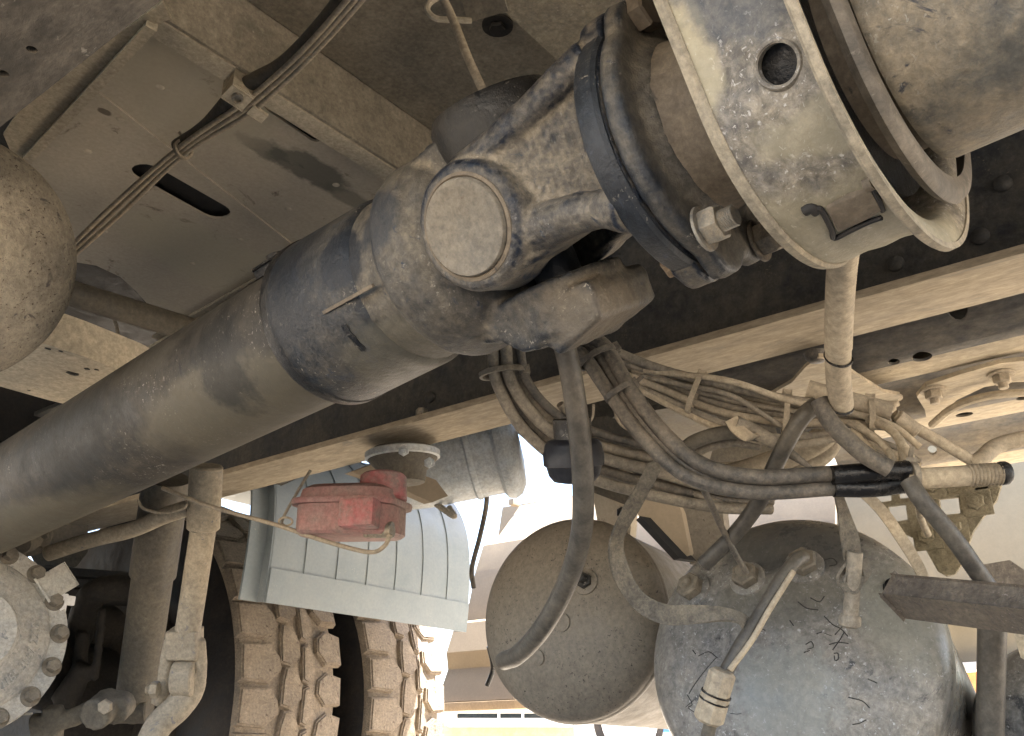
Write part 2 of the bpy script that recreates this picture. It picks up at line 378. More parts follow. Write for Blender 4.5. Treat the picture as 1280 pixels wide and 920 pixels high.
# galvanised crossmember close above the joint
ye = onZ(706,84,.80).y
bm = B(); abox(bm, .30, 1.12, ye-.34, ye, Z(.80), Z(.806), .001); body.part('galvanised_crossmember', bm, M_galv)
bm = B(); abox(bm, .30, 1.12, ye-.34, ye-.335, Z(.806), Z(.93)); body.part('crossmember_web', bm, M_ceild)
# gusset
bm = B(); plate(bm, q([(203,3),(66,100),(34,124),(4,168),(20,205),(37,196),(190,31),(214,24)], .815), VZ*.004); body.part('gusset_plate', bm, M_lip)
bm = B(); a, b = onZ(190,31,.812), onZ(34,198,.812); d = (b-a).normalized()
box(bm, (a+b)/2, (b-a)/2, d.cross(VZ)*.006, VZ*.005, .001); body.part('gusset_edge', bm, M_lip)
# longitudinal lip right of the panel
bm = B(); a, b = onZ(200,440,.82), onZ(520,262,.82); d = (b-a).normalized()
box(bm, (a+b)/2, (b-a)/2, d.cross(VZ)*.028, VZ*.004, .001); body.part('longitudinal_lip', bm, M_lip)
bm = B(); a2, b2 = onZ(200,424,.835), onZ(520,246,.835)
box(bm, (a2+b2)/2, (b2-a2)/2, d.cross(VZ)*.018, VZ*.003, .001); body.part('longitudinal_flange', bm, M_ceild)
# roof of the whole thing: body floor
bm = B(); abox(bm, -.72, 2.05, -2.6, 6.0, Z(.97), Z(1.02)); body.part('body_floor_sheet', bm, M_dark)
# bolt in the floor near the bracket
bm = B(); c = onZ(622,31,.943); washer(bm, c, -VZ, .022, .003); nut(bm, c-VZ*.003, -VZ, .012, .008); body.part('floor_bolt', bm, M_axle)

# ------------------------------------------------------------------ frame rails
rail = Thing('frame_rail', 'right hand chassis frame rail, dark web with a long dusty beige lower flange', 'frame rail', (1.09, 1.0, Z(.5)))
bm = B(); abox(bm, 1.042, 1.146, -1.6, 2.35, Z(.5), Z(.511), .0015); rail.part('bottom_flange', bm, M_flange)
bm = B(); abox(bm, 1.138, 1.146, -1.6, 2.35, Z(.512), Z(.80)); rail.part('web', bm, M_web)
bm = B(); abox(bm, 1.042, 1.146, -1.6, 2.35, Z(.801), Z(.812), .0015); rail.part('top_flange', bm, M_web)
for (x, y) in ((1226,296),(1254,230),(1120,330),(1186,262),(700,432),(538,497)):
    p = onX(x, y, 1.137); bm = B(); revolve(bm, p, -VX, [(0,.011),(.004,.0105),(.007,.007),(.008,.001)], 14)
    rail.part('rivet', bm, M_web)
bm = B(); p0, p1 = onZ(345,603,.512), onZ(527,520,.512)   # tray strip lying in the channel
box(bm, (p0+p1)/2+VX*.006, (p1-p0)/2, VX*.006, VZ*.004, .001); rail.part('channel_strip', bm, M_railL)
p = onX(527,520,1.06); bm = B(); nut(bm, p, VZ, .010, .012); rail.part('clip_nut', bm, M_bolt)

railL = Thing('frame_rail', 'left hand chassis frame rail overhead, brown dusty underside with small holes', 'frame rail', (.22, 1.0, Z(.5)))
hh = [circ(onZ(x,y,.5), VX, VY, r, 14) for x,y,r in ((40,62,.0042),(4,92,.0045))]
bm = B(); plate(bm, [Vector((.158,-1.6,Z(.5))),Vector((.262,-1.6,Z(.5))),Vector((.262,4,Z(.5))),Vector((.158,4,Z(.5)))], VZ*.009, hh); railL.part('bottom_flange', bm, M_railL)
bm = B(); abox(bm, .158, .166, -1.6, 4, Z(.511), Z(.80)); railL.part('web', bm, M_railL)
bm = B(); abox(bm, .158, .262, -1.6, 4, Z(.801), Z(.812)); railL.part('top_flange', bm, M_railL)

# crossmembers at lower left
xm = Thing('chassis_crossmember', 'flat beige crossmember with dark chips, behind the rusty tank and under the shaft', 'crossmember', (.55, 1.3, Z(.5)))
bm = B(); plate(bm, q([(-60,408),(54,429),(100,444),(170,470),(230,500),(89,507),(60,500),(-60,466)], .5), VZ*.05); xm.part('beam', bm, M_lip)
for x,y,r in ((91,467,.008),(60,436,.0035),(76,439,.003),(109,461,.004),(121,462,.003),(36,488,.002)):
    bm = B(); c = onZ(x,y,.4995); plate(bm, [c+Vector((math.cos(t*.9)*r*(1+.4*random.random()), math.sin(t*.9)*r*(.6+.5*random.random()), 0)) for t in range(7)], -VZ*.0004)
    xm.part('paint_chip', bm, M_blk)
xm2 = Thing('cross_tube', 'dusty round cross tube in the dark gap right of the rusty tank', 'cross tube', (.6, 1.3, Z(.6)))
bm = B(); cyl(bm, onZ(40,352,.70), onZ(330,440,.70), .022, .022, 20); xm2.part('tube', bm, M_shock)
bm = B(); tube(bm, cablepts([(143,398,1.75),(147,420,1.75),(141,450,1.75)]), .0035, 8); xm2.part('wire', bm, M_cable)
# dark bulkhead behind the gap
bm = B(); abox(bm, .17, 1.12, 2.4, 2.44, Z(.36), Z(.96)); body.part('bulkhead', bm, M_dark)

# ------------------------------------------------------------------ corrugated floor pan to the right of the rail
pan = Thing('corrugated_floor_pan', 'cream corrugated floor pan with oval drain holes, right of the frame rail', 'floor pan', (1.5, .2, Z(.5)))
prof = [(1.150,.60),(1.165,.575),(1.245,.550),(1.262,.508),(1.285,.500),(1.335,.498),(1.355,.512),(1.375,.550),(1.400,.556),(1.460,.552),(1.485,.540),(1.505,.505),(1.53,.498),(1.59,.498),
        (1.615,.512),(1.64,.550),(1.67,.556),(1.75,.552),(1.775,.535),(1.80,.503),(1.84,.498),(1.90,.500),(1.94,.54)]
PY0, PY1 = -.8, .60
sp = []
for i in range(len(prof)-1):
    for k in range(4):
        t = k/4; sp.append((prof[i][0]*(1-t)+prof[i+1][0]*t, prof[i][1]*(1-t)+prof[i+1][1]*t))
sp.append(prof[-1])
for _ in range(2): sp = [sp[0]]+[((sp[i-1][0]+2*sp[i][0]+sp[i+1][0])/4,(sp[i-1][1]+2*sp[i][1]+sp[i+1][1])/4) for i in range(1,len(sp)-1)]+[sp[-1]]
bm = B(); ring = lambda y: [Vector((x,y,Z(z))) for x,z in sp] + [Vector((x,y,Z(z+.004))) for x,z in sp[::-1]]
loft(bm, [ring(PY0), ring(PY1)])
cut = B(); ovals = [(1153,449,.5),(1204,425,.5),(1118,456,.5),(1205,517,.5),(1277,498,.5),(1124,535,.5),(1168,577,.5),(1164,569,.5),(1050,545,.5),(960,560,.5),(905,575,.5)]
for i,(x,y,h) in enumerate(ovals):
    c = onZ(x,y,h); r = .010 if i in (0,1,3) else .006
    loft(cut, [circ(c-VZ*.02, VX, VY, r, 14, r*1.3), circ(c+VZ*.05, VX, VY, r, 14, r*1.3)])
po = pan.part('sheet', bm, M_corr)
bm = B(); abox(bm, 1.16, 1.93, PY0, PY1, Z(.63), Z(.64)); pan.part('added_backing', bm, M_dark)  # dark sheet added above the pan so the drain holes stay dark
ct = bpy.data.objects.new('cut', finish(cut, 'cut', M_dark)); COL.objects.link(ct)
ct.data.transform(Matrix.Translation(-pan.loc)); ct.location = (0,0,0)
ct.location = pan.loc
md = po.modifiers.new('b', 'BOOLEAN'); md.operation = 'DIFFERENCE'; md.object = ct; md.solver = 'EXACT'
dg = bpy.context.evaluated_depsgraph_get(); nm = bpy.data.meshes.new_from_object(po.evaluated_get(dg)); po.modifiers.clear()
po.data = nm; nm.set_sharp_from_angle(angle=R(30)); nm.materials.append(M_corrshade)
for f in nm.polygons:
    if f.normal.x*(-1 if f.normal.z > 0 else 1) < -.22: f.material_index = 1  # these slopes get the shade as colour
bpy.data.objects.remove(ct)
# riveted bracket plate with two nuts
bm = B(); plate(bm, q([(1146,496),(1158,482),(1200,468),(1250,454),(1300,449),(1310,476),(1262,478),(1230,484),(1196,500),(1176,520),(1160,531),(1156,512)], .488), VZ*.006); pan.part('bracket_plate', bm, M_corr)
for x,y in ((1166,487),(1251,467),(1112,497)):
    c = onZ(x,y,.4875); bm = B(); washer(bm, c, -VZ, .018, .003); nut(bm, c-VZ*.003, -VZ, .0125, .011, .008); pan.part('flange_nut', bm, M_cableb)
bm = B(); tube(bm, [onZ(x,y,.47) for x,y in ((1165,531),(1188,512),(1215,500),(1250,493),(1300,490))], .006, 8); pan.part('rib_edge', bm, M_corr)
# gusset spreading to the left from the conduit
bm = B(); plate(bm, q([(866,494),(930,500),(962,494),(990,478),(1008,458),(1024,446),(1040,447),(1072,470),(1104,490),(1125,494),(1118,512),(1090,520),(1020,528),(968,516),(905,512)], .478), VZ*.005)
gus = single('gusset_bracket', bm, M_corr, 'smooth pale three pointed gusset plate behind the vertical conduit', 'bracket')
bm = B(); p = onZ(1020,441,.49); revolve(bm, p, -VZ, [(0,.016),(.006,.015),(.012,.010),(.014,.004)], 16); single('grommet', bm, M_cabled, 'small round dark grommet on top of the pale gusset by the conduit', 'grommet')

# outboard beam ends and gap fillers behind the cables
bm = B(); plate(bm, q([(722,545),(770,520),(870,505),(900,530),(880,600),(760,610)], .56), VZ*.01)
single('rear_gusset', bm, M_shock, 'dim grey sheet behind the fan of cables, left of the corrugated pan', 'bracket')
ob = Thing('outrigger_beam', 'dusty pressed outrigger beam under the cables above the middle tank', 'beam', (1.5,.9,Z(.45)))
bm = B(); plate(bm, [W(*p) for p in ((652,522,1.9),(684,528,1.9),(760,520,1.7),(860,560,1.55),(920,640,1.5),(820,628,1.6),(760,606,1.7),(708,570,1.85))], VY*.05+VX*.02); ob.part('web', bm, M_shock)
bm = B(); plate(bm, [W(x,y,1.95) for x,y in ((704,530),(745,478),(1010,440),(1010,600),(930,640),(850,606),(790,590),(735,566))], VX*.02); ob.part('side_panel', bm, M_shock)
bm = B(); tube(bm, cablepts([(704,586,1.9),(760,596,1.8),(850,606,1.7),(940,612,1.6)]), .010, 12); ob.part('lower_rod', bm, M_cable)

# ================================================================== DRIVE SHAFT AND UNIVERSAL JOINT
def cdir(x,y,z): return (RT*x + UP*y + FW*z)
A_ = cdir(.730,.294,-.616).normalized()            # shaft axis, towards the near end
O = W(668,268,.79)                                 # centre of the cross
vv = -FW; TA = (vv - A_*vv.dot(A_)).normalized()   # trunnion towards the viewer
TB = A_.cross(TA).normalized()
if TB.z < 0: TB = -TB
def J(x, a, b): return O + A_*x + TA*a + TB*b
shaft = Thing('drive_shaft', 'long dark dusty drive shaft tube with a forged yoke, running to the lower left', 'drive shaft', O)
far = W(-260, 790, 2.35)
A1 = (O - W(0,627,1.48)).normalized()              # axis of the long tube
def S1(x): return O + A1*x
bm = B(); revolve(bm, O, -A1, [(.262,.060),(.264,.0745),(.30,.0748),(.62,.0748),(.80,.0745),(2.6,.0745)], 72); tl_ = lambda x,y,d: W(x,y,d)-O
M_tubeS = stain_or_shade(M_tube, 'scuffed_shaft_lit_below', [(tl_(150,560,1.22),(.16,.16,.055),(.020,.019,.018),26,.75,1.3),(tl_(40,600,1.38),(.03,.03,.03),(.20,.17,.12),50,.8,1.2),(tl_(60,680,1.36),(.35,.35,.04),(.13,.11,.08),12,.6,.9),  # scuffs and mud; long pale spots paint the lower side as lit
    (tl_(330,520,1.02),(.16,.16,.035),(.125,.105,.078),14,.6,1.1),(tl_(300,450,.98),(.05,.05,.05),(.018,.017,.017),40,.7,1.4),(tl_(270,560,1.03),(.02,.02,.008),(.07,.04,.025),80,.8,1.0),(tl_(222,470,1.1),(.07,.07,.03),(.07,.06,.05),45,.6,1.6)])
shaft.part('tube', bm, M_tubeS)
bm = B(); revolve(bm, O, -A1, [(.146,.0785),(.150,.0815),(.156,.0830),(.264,.0860),(.271,.0845),(.274,.070)], 72); ring_bm = bm
# balance patch / swage rings on the tube
# forged weld yoke
bm = B()
revolve(bm, O, -A1, [(.035,.030),(.045,.060),(.058,.080),(.072,.0905),(.098,.0915),(.106,.089),(.112,.0795),(.13,.0785),(.235,.0785)], 64)
for s in (1, -1):
    # ear: tapered slab from the hub to the bore boss
    z0, z1 = (.056, .088) if s > 0 else (.060, .098)
    for k in range(9):
        t = k/8; x = -.085 + t*.085; half = .038*(1-t)+.049*t; zz0 = z0*(1-t*.0); zz1 = .078*(1-t)+z1*t
        box(bm, J(x, 0, s*(zz0+zz1)/2), A_*.013, TA*half, TB*((zz1-zz0)/2))
    cyl(bm, J(0,0,s*.058), J(0,0,s*(.092 if s>0 else .100)), .052, .050, 40)
r_ = bmesh.ops.create_icosphere(bm, subdivisions=4, radius=1)['verts']; M_ = Matrix((A_*.056, TA*.084, TB*.0915)).transposed()
for v in r_: v.co = J(-.072,0,0) + M_ @ v.co
# heavy wing on the lower ear, reaching forward
pp = [(-.075,-.062),(-.03,-.104),(-.006,-.106),(.002,-.116),(.051,-.102),(.054,-.078),(.050,-.070),(.0,-.068)]
plate(bm, [J(x, -.046, z) for x,z in pp], TA*.092)
yoke = fuse(bm, .0024, None, 7, .0009); 
def o1(x, a, b): return J(x,a,b)-O
M_hub = stain_or_shade(M_castd, 'hub_casting_scuffed', [(o1(-.155,.070,.030),(.028,.028,.030),(.012,.014,.020),60,.9,1.2),(o1(-.225,.06,.03),(.022,.05,.06),(.016,.018,.024),30,.75,1.1),
    (o1(-.10,.075,.045),(.030,.03,.03),(.018,.022,.032),45,.7,1.3),(o1(.04,.02,-.10),(.05,.05,.03),(.15,.115,.085),60,.40,1.6),(o1(-.16,.03,-.075),(.09,.06,.03),(.15,.13,.10),20,.4,1.2)])
shaft.part('yoke', yoke, M_hub, angle=60); shaft.part('collar', ring_bm, M_hub)
bm = B(); revolve(bm, O, -A1, [(.2585,.0858),(.260,.0872),(.269,.0872),(.2735,.085),(.2745,.070)], 72); shaft.part('collar_edge', bm, M_blk)
bm = B(); cyl(bm, J(0,0,.07), J(0,0,.0925), .0355, bev=.0025, seg=40); shaft.part('bearing_cap', bm, M_blk)
bm = B(); revolve(bm, J(0,0,.070), TB, [(-.012,.0545),(.004,.0565),(.020,.0560),(.028,.052),(.031,.040),(.0305,.034)], 48, cap0=False); shaft.part('grease_shield', bm, M_blk)
bm = B(); revolve(bm, J(0,0,.095), TB, [(0,.034),(.002,.034),(.004,.018),(.006,.001)], 40); shaft.part('end_plate', bm, M_blk)
# patches on the hub: black label and a slit
def on_tube(bm, x0, x1, a0, a1, r, th=.0012, nx=6, na=10, rough=0):
    """thin curved patch on the shaft hub; angles measured from TA towards TB"""
    T1 = (TA - A1*TA.dot(A1)).normalized(); T2 = A1.cross(T1); 
    if T2.z < 0: T2 = -T2
    def P(x,a,rr): return O + A1*x + (T1*math.cos(a)+T2*math.sin(a))*rr
    g0 = [[None]*(na+1) for _ in range(nx+1)]; g1 = [[None]*(na+1) for _ in range(nx+1)]
    for i in range(nx+1):
        for j in range(na+1):
            x = x0+(x1-x0)*i/nx; a = a0+(a1-a0)*j/na
            if rough and (i in (0,nx) or j in (0,na)): x += random.uniform(-rough,rough); a += random.uniform(-rough,rough)*8
            g0[i][j] = bm.verts.new(P(x,a,r)); g1[i][j] = bm.verts.new(P(x,a,r+th))
    for i in range(nx):
        for j in range(na):
            bm.faces.new((g0[i][j],g0[i+1][j],g0[i+1][j+1],g0[i][j+1])); bm.faces.new((g1[i][j],g1[i][j+1],g1[i+1][j+1],g1[i+1][j]))
    for i in range(nx):
        for j in (0,na): bm.faces.new((g0[i][j],g0[i+1][j],g1[i+1][j],g1[i][j]))
    for j in range(na):
        for i in (0,nx): bm.faces.new((g0[i][j],g0[i][j+1],g1[i][j+1],g1[i][j]))
    return bm
bm = B(); on_tube(bm, -.188,-.120, R(-3), R(-1), .0832, .003); shaft.part('weld_line', bm, M_sleeve)
bm = B(); on_tube(bm, -.178,-.171, R(-34), R(-14), .0834, .0008, rough=.0008); shaft.part('dark_gouge', bm, M_blk)
# hose clamp band lugs on top of tube (band with lug)
bm = B(); T2w = (TB - A1*TB.dot(A1)).normalized(); c = O - A1*.322 + T2w*.080
box(bm, c, A1*.020, TA*.010, T2w*.005, .003); cyl(bm, c+A1*.006+T2w*.002, c+A1*.006+T2w*.012, .011, .009, 16); shaft.part('lug', bm, M_blk)

# ---- cross (spider)
bm = B(); bmesh.ops.create_icosphere(bm, subdivisions=3, radius=.038); bmesh.ops.translate(bm, verts=bm.verts, vec=O)
cyl(bm, J(0,-.07,0), J(0,.07,0), .020); cyl(bm, J(0,0,-.08), J(0,0,.08), .020)
spider = single('universal_joint_cross', bm, M_castd, 'greasy joint cross between the ears of the two forged yokes', 'joint cross', loc=O)

# ---- flange yoke on the near side
fy = Thing('flange_yoke', 'blue black forged flange yoke with a big round dusty bearing cap facing the viewer', 'flange yoke', O)
XF = .118
bm = B()
# round flange with lobes
revolve(bm, J(XF,0,-.004), A_, [(0,.090),(.003,.095),(.019,.097),(.022,.094)], 64)
for s in (1,-1):
    cyl(bm, J(XF+.001,0.018,s*.074-.003), J(XF+.021,0.018,s*.074-.003), .031, .031, 32)
    cyl(bm, J(XF+.001,-0.03,s*.068-.003), J(XF+.021,-0.03,s*.068-.003), .033, .033, 32)
revolve(bm, J(XF-.020,0,0), A_, [(0,.050),(.010,.062),(.022,.075)], 48)
for s in (1, -1):
    y0 = .050
    cyl(bm, J(0, s*y0, 0), J(0, s*.086, 0), .055, .050, 44)
    # broad web that rises to the top of the flange and falls back towards the axis
    n = 26
    for k in range(n+1):
        t = k/n; x = t*(XF+.004); e = t*t*(3-2*t)
        zt = .046*(1-t) + .080*t - .004*math.sin(math.pi*t); zb = -.046*(1-e) - .030*e
        yc = .066*(1-e) + .034*e; hy = .016*(1-t)+.012*t
        box(bm, J(x, s*yc, (zt+zb)/2), A_*.009, TA*hy, TB*((zt-zb)/2))
    tube(bm, [J(.0,s*.070,.044), J(.04,s*.067,.050), J(.08,s*.056,.062), J(.122,s*.044,.076)], .013, 12)
    tube(bm, [J(.022,s*.068,-.022), J(.060,s*.071,-.024), J(.095,s*.073,-.029), J(.124,s*.078,-.040)], .013, 14, rfun=lambda t: .019-.007*t+.005*max(0,t-.75)*4)
    revolve(bm, J(0,s*.086,0), TA*s, [(0,.050),(.004,.048),(.006,.044)], 44)
fyb = fuse(bm, .0019, None, 7, .0008); fyo = fy.part('yoke_body', fyb, M_cast, angle=60)
bm = B(); revolve(bm, J(XF+.0005,0,-.004), A_, [(0,.088),(.002,.0965),(.004,.098),(.0175,.0985),(.0205,.096),(.021,.09)], 80); fy.part('flange_rim', bm, M_castd)
bm = B(); revolve(bm, J(0,.077,0), TA, [(0,.0372),(.0180,.0372),(.0196,.0362),(.0200,.030),(.0190,.0285),(.0192,.0180),(.0188,.0172),(.0188,.001)], 56); fy.part('bearing_cap', bm, M_cap)
bm = B(); revolve(bm, J(0,.0885,0), TA, [(-.004,.0420),(.0042,.0412),(.0052,.0388),(.0040,.0376),(0,.0372)], 56, cap0=False, cap1=False); fy.part('snap_ring', bm, M_sleeve)
# rusty lower lobe face and worn paint bead
def stud_nut(x, y, z, ssize=1., d=A_, stud=.010, mat=M_bolt):
    b = B(); p = J(x,y,z); washer(b, p, d, .0165*ssize, .002); nut(b, p+d*.002, d, .0135*ssize, .013*ssize, stud, .0078*ssize)
    return fy.part('nut', b, mat)
stud_nut(XF+.0395, .052, -.072); stud_nut(XF+.0395, -.030, -.092, 1.0, A_, .016, M_boltd)
for (a, b_) in ((.020,.088),(-.028,.086)):
    bb = B(); nut(bb, J(XF+.039, a, b_), A_, .0155, .012); fy.part('bolt_head', bb, M_sleeve)
for (a, b_) in ((.0,-.094),): 
    bb = B(); nut(bb, J(XF-.002, a+.02, b_+.012), -A_, .013, .010); fy.part('bolt_head', bb, M_rust)

# ---- companion flange and sleeve
cf = Thing('companion_flange', 'dusty round companion flange and brown sleeve bolted behind the yoke flange', 'flange', J(XF+.02,0,0))
bm = B(); revolve(bm, J(XF+.0225,0,-.004), A_, [(0,.092),(.002,.0965),(.013,.0965),(.016,.093)], 64)
for s in (1,-1):
    cyl(bm, J(XF+.0235,0.020,s*.074-.003), J(XF+.0380,0.020,s*.074-.003), .032, .030, 32)
    cyl(bm, J(XF+.0235,-0.03,s*.070-.003), J(XF+.0380,-0.03,s*.070-.003), .034, .032, 32)
revolve(bm, J(XF+.030,0,0), A_, [(0,.078),(.010,.072),(.018,.064)], 48)
cf.part('flange', fuse(bm, .0024, None, 5, .0005), M_castd, angle=60)
bm = B(); revolve(bm, J(XF+.040,0,0), A_, [(0,.070),(.006,.0655),(.012,.0635),(.060,.0630),(.066,.0640),(.072,.0640),(.10,.0630),(.16,.062)], 64); cf.part('sleeve', bm, M_sleeve)

# ---- hanger band (wide U strap round the centre bearing)
hb = Thing('bearing_hanger', 'wide blue grey U shaped bearing hanger band with a round hole and flared lip', 'bearing hanger', J(.28,0,0))
X0, X1, RB = .214, .286, .116
UD = -.012
def ushape(x, r, lift, n=40):
    out = [J(x, r, lift)]
    for i in range(n+1):
        a = math.pi*i/n; out.append(J(x, r*math.cos(a), UD-r*math.sin(a)))
    out.append(J(x, -r, lift)); return out
def uband(bm, prof, lift=.34):
    rows = [[bm.verts.new(p) for p in ushape(x, r, lift)] for x, r in prof]
    for a, b in zip(rows, rows[1:]):
        for i in range(len(a)-1): bm.faces.new((a[i],a[i+1],b[i+1],b[i]))
    # caps at both ends of the strap and closing between the first and last row
    a, b = rows[-1], rows[0]
    for i in range(len(a)-1): bm.faces.new((a[i],a[i+1],b[i+1],b[i]))
    bm.faces.new([r[0] for r in rows]); bm.faces.new([r[-1] for r in rows][::-1])
    return bm
nx = 12
outer = [(X0,RB-.003),(X0+.003,RB)] + [(X0+.006+(X1-X0-.012)*i/nx, RB+.0006*math.sin(i*1.3)) for i in range(nx+1)] + [(X1-.003,RB+.002),(X1,RB+.010),(X1+.001,RB+.016)]
inner = [(X1+.005,RB+.015),(X1+.004,RB+.006),(X1,RB-.003)] + [(X1-.006-(X1-X0-.012)*i/nx, RB-.006) for i in range(nx+1)] + [(X0,RB-.006)]
bm = B(); uband(bm, outer+inner)
def o2(x, a, b): return J(x,a,b)-hb.loc
M_bandS = stain_or_shade(M_band, 'band_dusty_edges', [(o2(X0+.004,.118,.02),(.020,.02,.20),(.40,.345,.25),22,.65,1.5),(o2(X0+.035,.04,-.125),(.10,.10,.042),(.33,.285,.21),14,.60,1.8),(o2(X1-.002,.10,-.04),(.014,.05,.09),(.30,.26,.195),24,.6,1.5),
   (o2(X0+.055,.118,.05),(.028,.04,.09),(.050,.062,.088),30,.6,1.5)])
bo = hb.part('band', bm, M_bandS, angle=45)
# real hole through the near side
t_ = bvh(bo); hloc, hn, _, _ = t_.ray_cast(CAM, ray(972,80))
tb = B(); cyl(tb, hloc+TA*.02, hloc-TA*.03, .0115, .0115, 28)
ct = bpy.data.objects.new('cut', finish(tb, 'cut', M_dark, hb.loc)); COL.objects.link(ct); ct.location = hb.loc
md = bo.modifiers.new('b', 'BOOLEAN'); md.operation = 'DIFFERENCE'; md.object = ct; md.solver = 'EXACT'
dg = bpy.context.evaluated_depsgraph_get(); nm = bpy.data.meshes.new_from_object(bo.evaluated_get(dg)); bo.modifiers.clear()
bo.data = nm; nm.set_sharp_from_angle(angle=R(45)); bpy.data.objects.remove(ct)
bm = B(); n_ = TA; revolve(bm, hloc, TA, [(-.004,.0118),(.0012,.0122),(.0016,.0135),(.0,.0152),(-.004,.016)], 32, cap0=False, cap1=False); hb.part('hole_rim', bm, M_band)
bm = B(); uband(bm, [(X0-.002,RB+.0015),(X0+.004,RB+.0030),(X0+.006,RB+.0012),(X0+.006,RB-.004),(X0-.002,RB-.005)]); hb.part('edge_bead', bm, M_bandlip, angle=45)
bm = B(); uband(bm, [(X1-.0005,RB+.0165),(X1+.0015,RB+.0185),(X1+.006,RB+.0180),(X1+.006,RB+.014),(X1+.001,RB+.0138)]); hb.part('lip_bead', bm, M_bandlip, angle=45)
# pressed pocket at the bottom
t_ = bvh(bo)
def onband(x, y, off=.001):
    h = t_.ray_cast(CAM, ray(x,y)); p = h[0] if h[0] else W(x,y,.6); n = h[1] if h[0] else TA
    if n.dot(ray(x,y)) > 0: n = -n
    return p + n*off
pk = B(); tube(pk, [onband(*p) for p in ((1017,262),(1024,259),(1030,266),(1040,286),(1043,296),(1062,287),(1085,276),(1102,270))], .0019, 8, 4)
hb.part('pocket_edge', pk, M_dark)
pk = B(); tube(pk, [onband(*p) for p in ((1083,229),(1089,228),(1092,236),(1099,250),(1103,262))], .0017, 8, 4); hb.part('pocket_edge', pk, M_dark)
pk = B(); plate(pk, [onband(*p, .0005) for p in ((1032,257),(1060,241),(1086,233),(1099,258),(1075,272),(1046,284))], -TB*.0025); hb.part('pocket_tab', pk, M_sleeve)
pk = B(); tube(pk, [onband(*p, .0006) for p in ((1006,263),(1014,259),(1022,264))], .0035, 10, 4); hb.part('dimple', pk, M_dark)
pk = B(); tube(pk, [onband(*p, .0003) for p in ((1082,231),(1092,227))], .0045, 10, 4); hb.part('dimple', pk, M_sleeve)

# rubber + inner race seen in the gap
cb = Thing('centre_bearing', 'dark recessed centre bearing inside the hanger band', 'bearing', J(.29,0,0))
bm = B(); revolve(bm, J(.232,0,0), A_, [(0,.063),(.004,.104),(.045,.104),(.049,.063)], 64); cb.part('rubber_ring', bm, M_blk)
# ---- second shaft beyond the bearing
s2t = Thing('rear_drive_shaft', 'thick grey dusty shaft tube leaving the picture at the upper right', 'drive shaft', J(.45,0,0))
bm = B(); revolve(bm, J(.304,0,-.006), A_, [(0,.06),(.001,.0845),(.006,.0870),(.050,.0870),(.056,.0885),(.10,.0885),(.103,.086),(1.0,.086)], 72); s2t.part('tube', bm, M_tube2)
bm = B(); revolve(bm, J(.275,0,-.006), A_, [(0,.05),(.001,.074),(.030,.074),(.031,.05)], 56); s2t.part('neck', bm, M_sleeve)
# outer guard behind the band
gd = Thing('bearing_guard', 'dusty beige curved guard lip behind the hanger band', 'guard', J(.31,0,0))
bm = B(); uband(bm, [(.296,.104),(.301,.108),(.305,.106),(.307,.100),(.306,.092),(.300,.098)]); gd.part('lip', bm, M_railL, angle=50)

# vertical ribbed conduit hanging from the band
vc = Thing('vertical_conduit', 'upright pale ribbed conduit between the hanger band and the cable bundle', 'conduit', W(1048,400,.80))
pts = cablepts([(1060,285,.70),(1054,320,.74),(1050,370,.78),(1048,430,.83),(1048,470,.87),(1052,508,.90)])
P = smooth_path(pts, 40); bm = B()
tube(bm, P, .0115, 20, smooth=False, rfun=lambda t: (.0118 if t < .62 else .0112)+ .00018*math.sin(t*420))
vc.part('hose', bm, M_conduit, angle=70)
for i in (3,): 
    pass
bm = B(); c = pts[3]*.6+pts[4]*.4; tube(bm, circ(c, RT*.92, (FW*.75+UP*.66).normalized(), .0128, 28)+[circ(c, RT*.92, (FW*.75+UP*.66).normalized(), .0128, 28)[0]], .0012, 8, 1); vc.part('wire_clip', bm, M_tape)
bm = B(); c = W(1050,506,.898); tube(bm, circ(c, RT*.92, (FW*.75+UP*.66).normalized(), .0128, 28)+[circ(c, RT*.92, (FW*.75+UP*.66).normalized(), .0128, 28)[0]], .0012, 8, 1); vc.part('wire_clip', bm, M_tape)

# ================================================================== AIR TANKS
def tank(name, label, px, py, d, Rr, axis, length, mat, dome=.42, grp='air tanks hung beside the frame', bodym=None):
    c = W(px, py, d); axis = axis.normalized(); t = Thing(name, label, 'air tank', c, grp)
    prof = [(-Rr*dome*math.cos(a), max(Rr*math.sin(a), .0005)) for a in [math.pi/2*i/24 for i in range(25)]]
    bm = B(); revolve(bm, c, axis, prof+[(.012,Rr)], 96, cap0=False, cap1=False); dm = t.part('dome', bm, mat, angle=60)
    bm = B(); revolve(bm, c, axis, [(.0125,Rr-.004),(.013,Rr-.0015),(length-.06,Rr-.0015),(length-.02,Rr*.8),(length,Rr*.3)], 96, cap0=False); t.part('shell', bm, bodym or mat)
    bm = B(); revolve(bm, c, axis, [(.002,Rr+.0003),(.006,Rr+.0016),(.014,Rr+.0012),(.018,Rr-.001)], 96, cap0=False, cap1=False); t.part('weld_bead', bm, mat)
    return t, dm, c
tl, tld, _ = tank('air_tank', 'rusty brown air tank end at the left edge of the picture', -70, 324, .95, .128, ray(-84,322)-VX*.35, .5, M_tankL, .5)
tm, tmd, cm = tank('air_tank', 'smooth brown grey air tank end in the middle with a hose curling across it', 716, 772, 1.42, .148, Vector((1,.15,0)), .55, M_tankM, .38)
axb = (RT*(790/1192) - UP*(870/1192) + FW)
tb_, tbd, cb_ = tank('air_tank', 'large blue grey air tank end with scratches, hose fittings and dangling straps', 992, 822, 1.12, .172, axb, .42, M_tankB, .40, bodym=M_tankB)
tr_, trd, _ = tank('air_tank', 'dark air tank end cut off by the lower right corner', 1336, 915, 1.05, .095, Vector((1,.2,0)), .4, M_tankB, .6)
